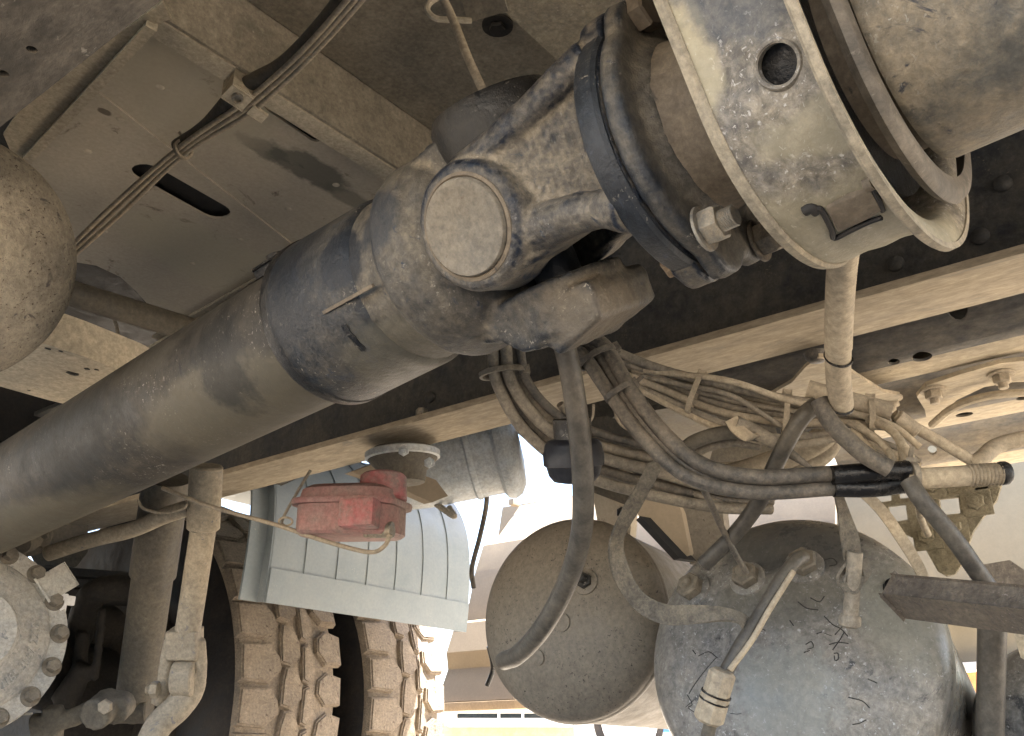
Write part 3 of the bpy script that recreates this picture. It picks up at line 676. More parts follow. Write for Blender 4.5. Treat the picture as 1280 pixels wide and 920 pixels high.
def tk(x, y): return W(x,y,1.06)-cb_
M_tankBS = stain_or_shade(M_tankB, 'blue_grey_tank_shaded_scuffed', [(W(985,668,1.12)-cb_,(.14,.10,.045),(.035,.037,.042),14,.75,.9),(W(960,740,1.05)-cb_,(.10,.10,.035),(.11,.10,.088),14,.55,1.1),(W(1120,790,1.1)-cb_,(.08,.08,.09),(.30,.285,.25),9,.5,1.0),  # dark top and paler right side are painted shading; seam grime is real
   (W(1185,870,1.15)-cb_,(.035,.05,.08),(.018,.020,.024),34,.85,1.5),(W(985,870,1.05)-cb_,(.10,.06,.06),(.24,.245,.245),55,.5,1.6)])
for p_ in tb_.o.children: p_.data.materials[0] = M_tankBS
BV = {'m': bvh(tmd), 'b': bvh(tbd)}
def hit(k, x, y, off=0):
    l, n, _, _ = BV[k].ray_cast(CAM, ray(x,y))
    if l is None: return W(x,y,1.1), -FW
    if n.dot(FW) > 0: n = -n
    return l + n*off, n
# fittings on the middle tank
p, n = hit('m', 731, 727); bm = B(); revolve(bm, p-n*.004, n, [(0,.020),(.006,.019),(.008,.014)], 28); tm.part('boss', bm, M_tankM)
bm = B(); nut(bm, p+n*.003, n, .012, .008, .012, .006); tm.part('nut', bm, M_blk)
for x,y,r in ((702,778,.014),(672,822,.012)):
    p, n = hit('m', x, y); bm = B(); revolve(bm, p-n*.004, n, [(0,r),(.006,r*.95),(.0065,r*.7)], 24); tm.part('boss', bm, M_tankM)
# fittings on the large tank
for x,y,r,m_ in ((935,724,.019,M_castd),(1005,708,.020,M_castd),(868,738,.020,M_castd)):
    p, n = hit('b', x, y); bm = B(); revolve(bm, p-n*.006, n, [(0,r*1.25),(.008,r*1.15),(.010,r*.9)], 28); bs_ = tb_.part('boss', bm, M_tankB)
    bm = B(); nut(bm, p+n*.003, n, r*.85, .014, .006, r*.4); tb_.part('hex_fitting', bm, M_cap, bs_)
p, n = hit('b', 1117, 736); bm = B(); revolve(bm, p-n*.003, n, [(0,.012),(.008,.011),(.009,.006)], 20); tb_.part('plug', bm, M_blk)
# scratches and scribbles in the dust
def scr(k, L, r, mat=M_blk):
    bm = B(); tube(bm, [hit(k, x+random.uniform(-1,1), y+random.uniform(-1,1), -r*.3)[0] for x,y in L], r, 5, 3, smooth=True); return bm
rnd = random.Random(8)
L_ = [[(1030,771),(1040,780),(1052,786),(1060,795)],[(1044,794),(1058,776),(1062,768)],[(1036,805),(1048,803),(1060,804)],[(1043,816),(1048,817),(1047,824),(1043,826),(1042,820)],
      [(1056,790),(1050,800),(1040,812)],[(1008,806),(1014,802),(1016,809),(1010,812)],[(1004,816),(1012,812)],[(1020,792),(1028,790)],[(872,820),(885,815),(896,822)],[(895,822),(880,840),(868,856),(862,868)],
      [(860,868),(866,880),(860,884),(868,890)],[(858,884),(866,876)],[(1060,872),(1078,877),(1088,884)],[(1084,848),(1096,853)],[(998,752),(1008,760),(1022,762)],[(1012,748),(1024,752),(1030,745)],
      [(1030,700),(1040,698),(1046,704),(1036,708)],[(1066,906),(1074,903),(1082,900)],[(866,812),(870,818)],[(988,776),(992,782)],[(952,786),(956,788)]]
for l in L_:
    tb_.part('scratch', scr('b', l, .0007), M_blk)
for i in range(3):
    x, y = rnd.uniform(850,1130), rnd.uniform(700,900); a = rnd.uniform(-.3,1.2); l = rnd.uniform(5,16)
    tb_.part('scratch', scr('b', [(x,y),(x+math.cos(a)*l*.5+1,y+math.sin(a)*l*.5),(x+math.cos(a)*l,y+math.sin(a)*l)], .0004), M_blk)

# ================================================================== CABLES
def cable(label, pts, r, mat, name='cable', cat='cable', group=None, seg=10, rfun=None):
    P = cablepts(pts); bm = B(); tube(bm, P, r, seg, 8, rfun); return single(name, bm, mat, label, cat, group, loc=P[0], angle=60)
def tie(c, d, rx, ry, mat, label, th=.0016, up=None, tail=0):
    """cable tie loop round a bundle running along d"""
    d, u, v = frame(d, up); loop = circ(c, u, v, rx, 24, ry); bm = B()
    wv = [d*.0028]*25; ribbon(bm, loop+[loop[0]], wv, th, 1)
    box(bm, loop[0]+u*.002, u*.003, v*.004, d*.004, .001)
    if tail: ribbon(bm, [loop[0]+u*.002, loop[0]+u*(tail*.6)+v*.004, loop[0]+u*tail+v*.010], [d*.0022]*3, .0006, 4)
    return single('cable_tie', bm, mat, label, 'cable tie', 'cable ties round the wiring bundles', loc=c)
def bundle(label, base, offs, r, mats, dd=0, group=None, name='cable'):
    """several cables following one course; offs = list of lists of pixel offsets per point"""
    for i, of in enumerate(offs):
        pts = [(x+o[0]+rnd.uniform(-1,1), y+o[1]+rnd.uniform(-1,1), d+dd*(i%2)) for (x,y,d), o in zip(base, of)]
        cable(label[i] if isinstance(label, list) else label, pts, r if not isinstance(r, list) else r[i], mats[i%len(mats)], name=name, group=group)
# three bundles fanning out below the joint
g1 = 'cables of the left bundle curving right under the rail'
base = [(628,405,1.02),(630,440,1.03),(640,478,1.04),(672,530,1.05),(735,575,1.07),(820,598,1.08),(900,618,1.1),(960,622,1.12)]
offs = [[(-12+8*i, 0),(-13+8.5*i,0),(-17+9*i,3-i),(-14+9*i,10-6*i),(-8+5*i,18-13*i),(-4+2*i,20-14*i),(0,16-11*i),(4,14-9*i)] for i in range(5)]
ORD = ('lowest','second lowest','middle','second highest','highest')
bundle([f'dusty brown cable, {o} of the five in the left bundle below the joint' for o in ORD], base, offs, [.0066,.0062,.0068,.0062,.0050], [M_cable, M_cabled, M_cable], .010, g1)
cable('thin dusty cable running loose from the left bundle towards the middle', [(700,505,1.08),(730,545,1.1),(800,590,1.1),(880,622,1.1),(930,640,1.12)], .0045, M_cable)
cable('pale dusty cable lowest in the left bundle above the middle tank', [(640,500,1.09),(690,560,1.1),(760,595,1.1),(850,615,1.1),(925,632,1.12)], .0055, M_cableb)
g2 = 'black cables of the middle bundle'
base = [(722,425,.98),(745,440,.97),(775,490,.95),(815,545,.93),(868,588,.91),(940,606,.90),(1040,602,.90),(1136,598,.90)]
offs = [[(-13,5),(-14,6),(-10,6),(-9,7),(-6,9),(0,9),(0,9),(0,7)],[(0,0),(0,0),(1,0),(1,0),(1,0),(0,0),(0,-1),(0,0)],[(11,-5),(12,-5),(12,-5),(11,-7),(8,-8),(4,-9),(0,-9),(0,-7)]]
bundle(['black cable lowest of the three from the joint to the right', 'black cable in the middle of the three curving to the right', 'black cable uppermost of the three curving to the right'], base, offs, [.0070,.0066,.0078], [M_cabled], .006, g2)
cable('thin dark cable dropping from the middle bundle onto the large tank fitting', [(846,572,.93),(878,610,.95),(900,655,.99),(918,690,1.0),(933,716,1.01)], .0034, M_cabled)
g3 = 'beige wires of the right bundle'
base = [(735,430,1.06),(770,452,1.05),(830,476,1.04),(900,500,1.02),(980,516,1.0),(1050,520,.99),(1110,522,.98)]
for i in range(8):
    o = [(0+2*i,-2+i)]+[(2*(i%2), (i-3.5)*k) for k in (3.4,4.2,5.4,4.6,3.6,3.8)]
    pts = [(x+a+rnd.uniform(-2,2), y+b+rnd.uniform(-1.5,1.5), d+.010*(i%3)) for (x,y,d),(a,b) in zip(base,o)]
    ORD8 = ('topmost, thick','second from the top, pale','third from the top','fourth from the top, thin','fifth from the top, thick','third from the bottom','second from the bottom, pale','bottom, thin')
    cable(f'beige wire behind the conduit, {ORD8[i]} of the eight', pts, (.0056,.0038,.0048,.0032,.0052,.0036,.0042,.0034)[i], (M_cable,M_cableb,M_conduit,M_cable)[i%4], name='wire', cat='wire', group=g3)
for i, (y0_, y1_, r_) in enumerate(((-26,-14,.0036),(30,24,.0036),(38,34,.0042),(-8,40,.0030))):
    cable(f'very thin dusty wire strapped along the pale bundle, {("top edge","lower edge","underside","crossing over the bundle")[i]}', [(790,470+y0_*.3,1.05),(850,486+y0_*.7,1.03),(915,503+y0_,1.0),(985,520+(y0_+y1_)/2,.99),(1055,524+y1_*.7,.98),(1112,540+y1_*.7,.97),(1150,566+y1_*.5,.96)], r_, (M_cableb,M_cable)[i%2], name='wire', cat='wire')
cable('thick pale pipe stub ending beside the conduit', [(1010,486,1.0),(1060,500,.985),(1090,508,.98),(1114,514,.975)], .0098, M_conduit, name='pipe_stub', cat='pipe')
# ties
tie(W(628,466,1.035), Vector((.1,-.1,-1))*1, .024, .014, M_cable, 'brown cable tie round the left bundle just under the joint', up=RT)
tie(W(745,447,.965), (W(775,490,.95)-W(740,435,.97)), .021, .015, M_cabled, 'black cable tie round the middle bundle just under the yoke', up=RT)
tie(W(774,490,.95), (W(800,530,.94)-W(760,470,.96)), .015, .012, M_cabled, 'second cable tie lower on the black middle bundle', tail=.012)
tie(W(868,492,1.02), (W(900,500,1.02)-W(830,476,1.04)), .021, .014, M_cableb, 'beige cable tie on the pale wires left of the conduit')
tie(W(982,518,1.0), (W(1050,520,.99)-W(930,508,1.01)), .021, .014, M_cableb, 'pale cable tie on the wires nearest the conduit')
tie(W(1088,520,.975), (W(1110,522,.98)-W(1050,520,.99)), .017, .013, M_cableb, 'pale cable tie on the wires just right of the conduit')
# spread of wires after the conduit, going down to the taped harness
for i,(a,b,c,d_) in enumerate([((1060,528),(1092,545),(1120,575),(1138,594)),((1070,530),(1100,552),(1115,572),(1120,596)),((1085,524),(1112,536),(1132,562),(1146,590)),((1066,536),(1088,560),(1104,582),(1110,598)),((1090,520),(1120,545),(1128,568),(1130,592))]):
    cable(f'pale wire drooping into the taped harness, {("lowest start","second in order","middle","leftmost end","topmost start")[i]} of five', [(*a,.97),(*b,.95),(*c,.92),(*d_,.905)], .0032+.0006*(i%3), (M_cableb,M_conduit)[i%2], name='wire', cat='wire', group='pale wires drooping right of the conduit')
cable('long thin beige rod from the wire bundle to the right hand bracket', [(1118,518,.98),(1145,535,.98),(1185,558,.98),(1218,578,.98)], .0058, M_cableb, name='rod', cat='rod')
cable('pale bent pipe rising to the right edge of the picture', [(1214,580,.98),(1226,574,.98),(1245,558,1.0),(1275,549,1.0),(1320,542,1.0)], .0085, M_conduit, name='pipe', cat='pipe')
bm = B(); c = W(1140,531,.975); cyl(bm, W(1120,522,.977), W(1146,540,.975), .0095, .0085, 16, .001); single('sleeve_joint', bm, M_cableb, 'pale sleeve on the thin beige rod right of the conduit', 'sleeve')
# black taped part and convoluted end
bm = B(); tube(bm, cablepts([(1040,594,.893),(1090,590,.893),(1136,588,.893)]), .0092, 14); single('tape_wrap', bm, M_tape, 'glossy black tape round the upper cable left of the pale conduit end', 'tape')
bm = B(); tube(bm, cablepts([(1042,610,.898),(1090,610,.898),(1134,605,.898)]), .0088, 14); single('tape_wrap', bm, M_tape, 'glossy black tape round the lower cable left of the pale conduit end', 'tape')
bm = B(); P = smooth_path(cablepts([(1132,598,.893),(1170,597,.893),(1215,594,.893),(1252,592,.893)]), 40); tube(bm, P, .0100, 16, smooth=False, rfun=lambda t: .0098+(.0011*math.sin(t*150) if t > .62 else 0)); 
single('conduit_end', bm, M_conduit, 'pale horizontal conduit with a ribbed end near the right edge', 'conduit', angle=80)
bm = B(); revolve(bm, W(1248,592,.893), W(1262,591,.893)-W(1248,592,.893), [(0,.0100),(.002,.0112),(.007,.0112),(.010,.0095)], 24); single('end_cap', bm, M_blk, 'black rubber cap on the end of the pale conduit', 'cap')
tie(W(1141,597,.893), RT, .0125, .0125, M_cable, 'brown wrap joining the taped cables to the pale conduit', th=.002, tail=.015)
# thick hoses hanging
def hose(label, pts, r, mat, **k): return cable(label, pts, r, mat, name='hose', cat='hose', seg=16, **k)
hose('thick black hose hanging under the joint and curling across the middle tank', [(704,425,.90),(714,470,.90),(724,540,.91),(729,610,.93),(726,670,.96),(708,730,1.0),(678,785,1.04),(648,818,1.09),(630,826,1.14)], .0108, M_hoseblk)
hose('dark hose slanting from the conduit down to the left behind the large tank', [(1022,505,.93),(1000,525,.93),(972,575,.95),(950,625,.98),(918,668,1.0),(880,705,1.02)], .0085, M_hoseblk)
hose('dark hose slanting from the conduit down right to the rusty bar', [(1024,500,.90),(1040,530,.89),(1078,566,.88),(1112,586,.875)], .0085, M_cabled)
hose('black hose running from the taped cables down to the right past the bracket', [(1136,600,.875),(1152,625,.865),(1190,670,.86),(1222,715,.86),(1246,748,.86)], .0083, M_hoseblk)
hose('dark bent hose from the large tank fitting down to a pale connector', [(1004,696,1.0),(996,700,.985),(978,722,.975),(950,768,.965),(925,808,.955),(906,842,.95)], .0072, M_hoseblk)
cable('thin tape trailing beside the bent hose on the large tank', [(992,714,.97),(962,762,.955),(940,800,.95),(912,838,.94)], .0030, M_conduit)
hose('grey tail of the hose below the pale connector', [(893,892,.94),(888,905,.94),(880,940,.95)], .0066, M_shock)
con = Thing('hose_connector', 'pale faceted hose connector with two dark rings in front of the large tank', 'connector', W(895,870,.94))
a, b = W(904,838,.94), W(884,905,.94); bm = B(); revolve(bm, a, b-a, [(0,.010),(.003,.0135),(.024,.0135),(.025,.0145),(.050,.0150),(.053,.012)], 8); con.part('body', bm, M_conduit)
for t in (.44,.56): 
    bm = B(); c = a.lerp(b,t); revolve(bm, c, b-a, [(-.0008,.0152),(.0008,.0152)], 16); con.part('ring', bm, M_tape)
# small arcs and stray tubes behind the bundle
cable('grey arched tube left of the conduit behind the wires', [(846,570,1.02),(868,552,1.0),(905,541,.99),(940,542,.99),(962,550,1.0)], .0075, M_shock, name='tube', cat='tube')
cable('pale arched tube just under the grey one, left of the conduit', [(852,578,1.03),(880,560,1.02),(915,552,1.01),(950,556,1.01)], .0060, M_cable, name='tube', cat='tube')
cable('dusty tube end pointing down right between the arched tube and the black cables', [(920,528,.97),(945,540,.97),(985,565,.96),(1018,588,.95)], .0062, M_cable, name='tube', cat='tube', rfun=lambda t: .0072-.0055*max(0,(t-.5)*2))
cable('broad pale tube sweeping behind the hoses below the conduit', [(1046,515,1.06),(1030,545,1.08),(990,568,1.1),(930,590,1.12),(880,600,1.14)], .014, M_conduit, name='tube', cat='tube')
cable('pale tube sweeping lowest behind the hoses below the conduit', [(1052,530,1.1),(1030,568,1.1),(985,592,1.12),(930,608,1.14)], .011, M_cableb, name='tube', cat='tube')
bm = B(); ribbon(bm, cablepts([(914,524,.97),(922,536,.965),(935,546,.96),(946,545,.965)]), [RT*.006+UP*.003]*4, .0018); single('clip', bm, M_conduit, 'small bent metal clip on the arched tube', 'clip')
cable('thin loop of wire left of the black middle bundle', [(742,505,1.05),(741,520,1.05),(736,528,1.05),(728,530,1.05)], .0016, M_cableb, name='wire', cat='wire')
cable('thin loop of wire right of the hanging hose behind the black bundle', [(768,508,1.06),(772,525,1.06),(784,536,1.06),(800,538,1.06)], .0018, M_cableb, name='wire', cat='wire')

# webbing straps
def strap(label, pts, ws, mat=M_strap, th=.0014):
    P = cablepts(pts); bm = B(); ribbon(bm, P, [RT*a*.001 + UP*b*.001 + FW*c*.001 for a,b,c in ws], th, 10); return single('strap', bm, mat, label, 'strap', None, loc=P[0], angle=50)
strap('grey webbing strap hanging in a twisted curve between the two big tanks', [(824,574,.98),(808,602,.98),(787,640,.99),(770,680,1.0),(778,720,1.0),(800,752,1.0),(832,768,.99),(868,768,.98),(905,768,.97),(930,776,.965),(934,796,.965)],
      [(12,4,0),(11,5,0),(11,4,2),(8,3,6),(9,3,3),(5,8,2),(2,10,2),(1,9,3),(2,5,6),(5,2,6),(5,0,3)])
strap('pale webbing strip hanging in front of the large tank, knotted round a hose stub', [(1044,604,.94),(1054,640,.94),(1062,672,.94),(1066,700,.94)], [(3,0,0),(6,1,2),(9,1,0),(9,0,2)])
strap('pale strap loop knotted round the hose stub', [(1066,690,.935),(1052,716,.935),(1054,728,.93),(1070,732,.925),(1084,720,.93),(1078,700,.94)], [(3,4,5),(5,2,4),(3,5,3),(1,8,2),(5,2,4),(5,2,3)])
strap('thin loop of strap beside the knotted one', [(1064,706,.93),(1058,724,.93),(1070,722,.93),(1080,700,.94)], [(3,2,3)]*4, th=.001)
strap('long narrow white strap slanting down behind the large tank to the right', [(1068,606,1.0),(1100,636,1.0),(1126,672,1.0),(1150,712,1.02),(1158,740,1.05)], [(5,3,0)]*5, M_cableb)
bm = B(); a, b = W(1069,690,.93), W(1062,782,.93); cyl(bm, a, b, .0075, .0075, 18); revolve(bm, W(1063,768,.93), b-a, [(0,.0082),(.003,.0105),(.010,.0105),(.012,.008)], 20)
single('hose_stub', bm, M_cable, 'short hose stub with a collar dangling in the strap on the large tank', 'hose stub')

# hanging rod and loop at the top
cable('thin pale rod hanging from the small loop at the top centre', [(552,-6,1.02),(566,24,1.02),(584,70,1.0),(603,112,.98),(612,132,.97)], .0048, M_cableb, name='rod', cat='rod')
lb = Thing('loop_bracket', 'small pale bent bracket with an open loop at the top centre', 'bracket', W(560,10,1.05))
bm = B(); tube(bm, cablepts([(572,-10,1.05),(545,-2,1.05),(534,10,1.05),(545,23,1.05),(575,25,1.05),(590,26,1.05)]), .0035, 8); lb.part('loop', bm, M_lip)
bm = B(); plate(bm, [W(*p) for p in ((586,28,1.05),(635,14,1.03),(628,-8,1.03),(575,-10,1.05),(580,12,1.05))], VZ*.004); lb.part('plate', bm, M_ceild)

# cables along the floor at the top left
pz = [(70,330,.74),(94,308,.74),(150,255,.75),(228,186,.75),(300,138,.75),(352,95,.75),(400,45,.74),(452,-15,.74)]
def topc(off, r, mat, label, dz=0, sel=None, cat='cable', nm_='cable'):
    P = [onZ(x+o[0], y+o[1], h+dz) for (x,y,h), o in zip(pz, off)]; P = P if sel is None else P[sel[0]:sel[1]]
    bm = B(); tube(bm, P, r, 10); return single(nm_, bm, mat, label, cat, 'cables strung under the floor at the upper left' if cat=='cable' else None, loc=P[0], angle=60)
topc([(-3,-3),(-3,-3),(-4,-3),(-2,-3),(-4,-4),(-3,-4),(-3,-2),(-3,-3)], .0034, M_cableb, 'upper of the pale cables strung from the rusty tank to the top edge')
topc([(2,1),(2,1),(2,1),(1,1),(2,1),(2,1),(3,1),(3,1)], .0034, M_conduit, 'middle pale cable strung from the rusty tank to the top edge')
topc([(6,5),(6,5),(8,6),(4,5),(7,7),(7,5),(8,5),(9,5)], .0034, M_cableb, 'lowest pale cable strung from the rusty tank to the top edge')
P = [onZ(x,y,.765) for x,y in ((222,183),(258,158),(300,112),(352,82),(395,40),(440,-15))]
bm = B(); tube(bm, P, .0098, 14); single('brake_pipe', bm, M_shock, 'thicker grey brown pipe behind the pale cables, held by the square clamp', 'pipe', loc=P[0])
cl = Thing('pipe_clamp', 'square pale pipe clamp with a socket screw on the cable run', 'clamp', onZ(300,122,.74))
c = onZ(297,122,.742); dpipe = (P[3]-P[1]).normalized(); sd_ = dpipe.cross(VZ).normalized()
fn = (CAM-c).normalized()*.4 - VZ*.8 - sd_*0; fn.normalize(); u_ = (dpipe - fn*dpipe.dot(fn)).normalized(); v_ = fn.cross(u_)
bm = B(); box(bm, c-fn*.017, u_*.012, v_*.013, fn*.017, .002); cl.part('block', bm, M_lip)
bm = B(); revolve(bm, c, fn, [(0,.0075),(.004,.007),(.0042,.0045),(.001,.0040),(.001,.001)], 20); cl.part('socket_screw', bm, M_bolt)
bm = B(); box(bm, onZ(322,142,.745), u_*.007, v_*.010, fn*.002, .001); cl.part('ear', bm, M_lip)
tie(onZ(229,187,.752), (P[1]-P[0]), .013, .012, M_cableb, 'pale cable tie pinching the cables left of the square clamp', tail=.01)

# ================================================================== LOWER LEFT: wheel, axle, damper
bm = B()
CT = (1.415, 1.763); WY, WR = 2.215, .520
WZ = .50
def tyre(x0, x1, label):
    t = Thing('wheel', label, 'wheel', ((x0+x1)/2, WY, 0), 'twin tyres of the rear wheel'); c = Vector((x0, WY, WZ)); wd = x1-x0; r = WR-.020
    bm = B(); revolve(bm, c, VX, [(.02,.28),(-.006,.36),(.0,.44),(.012,r-.022),(.032,r),(wd/2,r+.004),(wd-.032,r),(wd-.012,r-.022),(wd,.44),(wd+.006,.36),(wd-.02,.28)], 96); ty = t.part('tyre', bm, M_tyre)
    bm = B(); revolve(bm, c, VX, [(.010,r-.02),(.013,r-.008),(.033,r+.0035),(wd/2,r+.0075),(wd-.033,r+.0035),(wd-.013,r-.008),(wd-.01,r-.02)], 96, cap0=False, cap1=False); t.part('packed_mud', bm, M_tread, ty)
    bm = B(); revolve(bm, c, VX, [(-.004,.10),(.0,.275),(.05,.285),(.06,.27),(.07,.06)], 64); t.part('rim', bm, M_axle)
    # chunky shoulder lugs and centre blocks, one mesh of each kind shared by all
    def blk(pts, h=.021):
        b = B(); lo = [b.verts.new((x, -(r-.006), z)) for x, z in pts]; cx = sum(p[0] for p in pts)/len(pts); cz = sum(p[1] for p in pts)/len(pts)
        hi = [b.verts.new((cx+(x-cx)*.93, -(r+h)+abs(x-wd/2)*.07, cz+(z-cz)*.93)) for x, z in pts]
        n = len(pts)
        for i in range(n): b.faces.new((lo[i],lo[(i+1)%n],hi[(i+1)%n],hi[i]))
        top = b.faces.new(hi[::-1]); bmesh.ops.recalc_face_normals(b, faces=b.faces)
        bmesh.ops.bevel(b, geom=[e for e in top.edges], offset=.0035, segments=2, affect='EDGES')
        me = bpy.data.meshes.new('tread_block'); b.to_mesh(me); b.free(); me.materials.append(M_tread)
        me.polygons.foreach_set('use_smooth', [True]*len(me.polygons)); me.set_sharp_from_angle(angle=R(35)); return me
    L = blk([(.000,-.041),(.070,-.046),(.106,-.016),(.102,.012),(.080,.040),(.002,.038)])
    C1 = blk([(.101,-.042),(.128,-.050),(.160,-.025),(.160,.008),(.142,.043),(.112,.046),(.105,.012)])
    Rr = blk([(wd-.080,-.014),(wd-.056,-.041),(wd-.002,-.036),(wd-.000,.030),(wd-.048,.040),(wd-.076,.020)])
    C2 = blk([(.160,-.040),(.178,-.047),(wd-.084,-.020),(wd-.082,.016),(wd-.10,.046),(.164,.038)])
    N = 35
    for k in range(N):
        a = 2*math.pi*k/N
        if math.cos(a) < -.15: continue        # back of the wheel is never seen
        for me, da in ((L,0),(C1,.45),(C2,.05),(Rr,.5)):
            o = bpy.data.objects.new('tread_block', me); COL.objects.link(o); o.parent = ty
            o.location = (x0-t.loc.x, 0, WZ); o.rotation_euler = (-(a+da*2*math.pi/N)+rnd.uniform(-.006,.006), 0, 0)
            o.scale = (1, 1+rnd.uniform(-.008,.004), 1+rnd.uniform(-.06,.04))
    return t
tyre(1.272, 1.556, 'muddy tyre under the grey mudguard, the left one of the pair, chunky tread')
tyre(1.640, 1.905, 'muddy tyre under the grey mudguard, the right one of the pair, chunky tread')
bm = B(); cyl(bm, Vector((1.1,WY,WZ)), Vector((1.9,WY,WZ)), .15, .15, 32)
single('wheel_hub', bm, M_axle, 'dark hub in the gap between the twin tyres', 'wheel hub')

# mudguard
mg = Thing('mudguard', 'pale grey ribbed plastic mudguard over the twin muddy tyres', 'mudguard', (1.5, WY, WZ+.6))
MX0, MX1, MR = 1.185, 1.85, .645
def mring(r, x0, x1, a0, a1, n=40):
    return [[Vector((x, WY - r*math.cos(a0+(a1-a0)*i/n), WZ + r*math.sin(a0+(a1-a0)*i/n))) for i in range(n+1)] for x in (x0, x1)]
def arcbox(bm, r0, r1, x0, x1, a0, a1, n=40):
    rings = []
    for i in range(n+1):
        a = a0+(a1-a0)*i/n; c, s = math.cos(a), math.sin(a)
        rings.append([Vector((x0,WY-r0*c,WZ+r0*s)),Vector((x1,WY-r0*c,WZ+r0*s)),Vector((x1,WY-r1*c,WZ+r1*s)),Vector((x0,WY-r1*c,WZ+r1*s))])
    return loft(bm, rings)
MG = [(1.562,.285),(1.556,.34),(1.552,.40),(1.553,.46),(1.562,.52),(1.585,.575),(1.625,.625),(1.69,.67),(1.78,.705),(1.92,.73),(2.15,.74),(2.4,.72)]
def mgsheet(bm, x0, x1, off, th, i0=0, i1=None):
    """strip following the mudguard course, off metres proud of it"""
    P = smooth_path([Vector((0,y,Z(z))) for y,z in MG], 5)[i0:i1]; rings = []
    for i, p in enumerate(P):
        t = (P[min(i+1,len(P)-1)]-P[max(i-1,0)]).normalized(); n = Vector((0,-t.z,t.y))
        if n.y > 0 and n.z < 0: n = -n
        q0, q1 = p+n*off, p+n*(off+th); rings.append([Vector((x0,q0.y,q0.z)),Vector((x1,q0.y,q0.z)),Vector((x1,q1.y,q1.z)),Vector((x0,q1.y,q1.z))])
    return loft(bm, rings)
MX0, MX1 = 1.200, 1.800
bm = B(); mgsheet(bm, MX0, MX1, 0, .005); mg.part('shell', bm, M_mud)
bm = B(); mgsheet(bm, MX0-.044, MX0-.001, -.022, .006); mg.part('side_return', bm, M_mud)
bm = B(); mgsheet(bm, MX0-.004, MX0, -.020, .024); mg.part('side_wall', bm, M_mud)
bm = B(); mgsheet(bm, MX1-.001, MX1+.005, -.03, .034); mg.part('side_wall', bm, M_mud)
bm = B(); mgsheet(bm, MX0, MX1+.002, .0052, .0035, 0, 7); mg.part('lower_band', bm, M_mud)
for i in range(6):
    x = MX0+.085+i*(MX1-MX0-.11)/5.6; bm = B(); mgsheet(bm, x-.0016, x+.0016, .0052, .0022, 6, None); mg.part('rib', bm, M_mud)
# mudguard bracket arms
bm = B(); plate(bm, [W(*p) for p in ((440,590,1.75),(480,575,1.75),(545,600,1.75),(560,620,1.75),(540,628,1.75),(490,606,1.75))], VY*.02); mg.part('stay', bm, M_step)

# grey canister and clamp behind
gc = Thing('grey_canister', 'light grey rounded canister with a flanged end against the bright sky above the mudguard', 'canister', W(585,560,1.9))
a, b = W(492,588,1.9), W(622,556,1.9)
bm = B(); revolve(bm, a, b-a, [(0,.07),(.02,.085),(.06,.090),(.150,.094),(.154,.098),(.160,.098),(.164,.095),(.205,.097),(.212,.108),(.226,.112),(.240,.106),(.252,.088),(.258,.04)], 56); gc.part('body', bm, M_greycan)
bm = B(); c = a.lerp(b,.42); tube(bm, [c+Vector((0,0,-.09)), c+Vector((.02,-.03,-.115)), c+Vector((.04,0,-.09))], .006, 8); gc.part('drain_elbow', bm, M_bolt)
cp = Thing('pipe_coupling', 'round dusty pipe coupling with a bolted clamp above the faded red box', 'coupling', W(500,585,1.6))
bm = B(); a = W(503,560,1.62); b = a-VZ*.1+VX*.01; revolve(bm, a, b-a, [(0,.050),(.010,.060),(.022,.058),(.034,.046),(.040,.040),(.06,.036),(.062,.02)], 40); cp.part('cup', bm, M_shock)
bm = B(); revolve(bm, a, b-a, [(.006,.0605),(.008,.0635),(.018,.0635),(.020,.0595)], 40, cap0=False, cap1=False); cp.part('clamp_band', bm, M_greycan)
for x,y in ((505,563),(537,578)):
    bm = B(); nut(bm, W(x,y,1.53), -FW, .009, .008, .008); cp.part('clamp_bolt', bm, M_greycan)
# faded red box
rb = Thing('red_junction_box', 'faded red and grey plastic box with a rounded lid in front of the mudguard', 'box', W(443,630,1.45))
def rounded(bm, pts, off, d0):
    return plate(bm, [W(x,y,d0) for x,y in pts], off)
def prism_smooth(name, pts, z0, z1, grow, mat, d=1.45):
    """vertical sided box from a plan outline"""
lo = [(374,662),(378,628),(400,612),(446,600),(478,604),(504,630),(508,640),(500,660)]
# plan outline in world, box stretched along the truck
bc = onZ(440,646,.33); U_ = (onZ(505,632,.33)-onZ(380,640,.33)); 
ux = U_.normalized(); L2 = U_.length/2; uy = VZ.cross(ux); tilt = Matrix.Rotation(R(6), 3, uy)
def plan(hw, hl, z, n=10, r=.045):
    pts = []
    for sx, sy, a0_ in ((1,1,0),(-1,1,90),(-1,-1,180),(1,-1,270)):
        for i in range(n+1):
            a = R(a0_+90*i/n); pts.append(Vector(((hl-r)*sx + r*math.cos(a), (hw-r)*sy + r*math.sin(a), z)))
    M = Matrix((ux, uy, VZ)).transposed(); return [bc + M @ (tilt @ p) for p in pts]
hw, hl = .062, L2*.98
bm = B(); loft(bm, [plan(hw-.004,hl-.004,-.030), plan(hw,hl,-.026), plan(hw,hl,.010), plan(hw,hl,.012)]); rb.part('base', bm, M_redd)
bm = B(); loft(bm, [plan(hw+.006,hl+.006,.0125), plan(hw+.007,hl+.007,.017), plan(hw+.006,hl+.006,.021)]); rb.part('rim', bm, M_redd)
bm = B(); loft(bm, [plan(hw-.001,hl-.001,.0215), plan(hw-.004,hl-.004,.036), plan(hw-.014,hl-.014,.042,r=.035)]); rb.part('lid', bm, M_redd)
bm = B(); c = bc+ux*(hl*.62)+VZ*.02; cyl(bm, c, c+VZ*.040, .036, .034, 32, .003); rb.part('round_boss', bm, M_red)
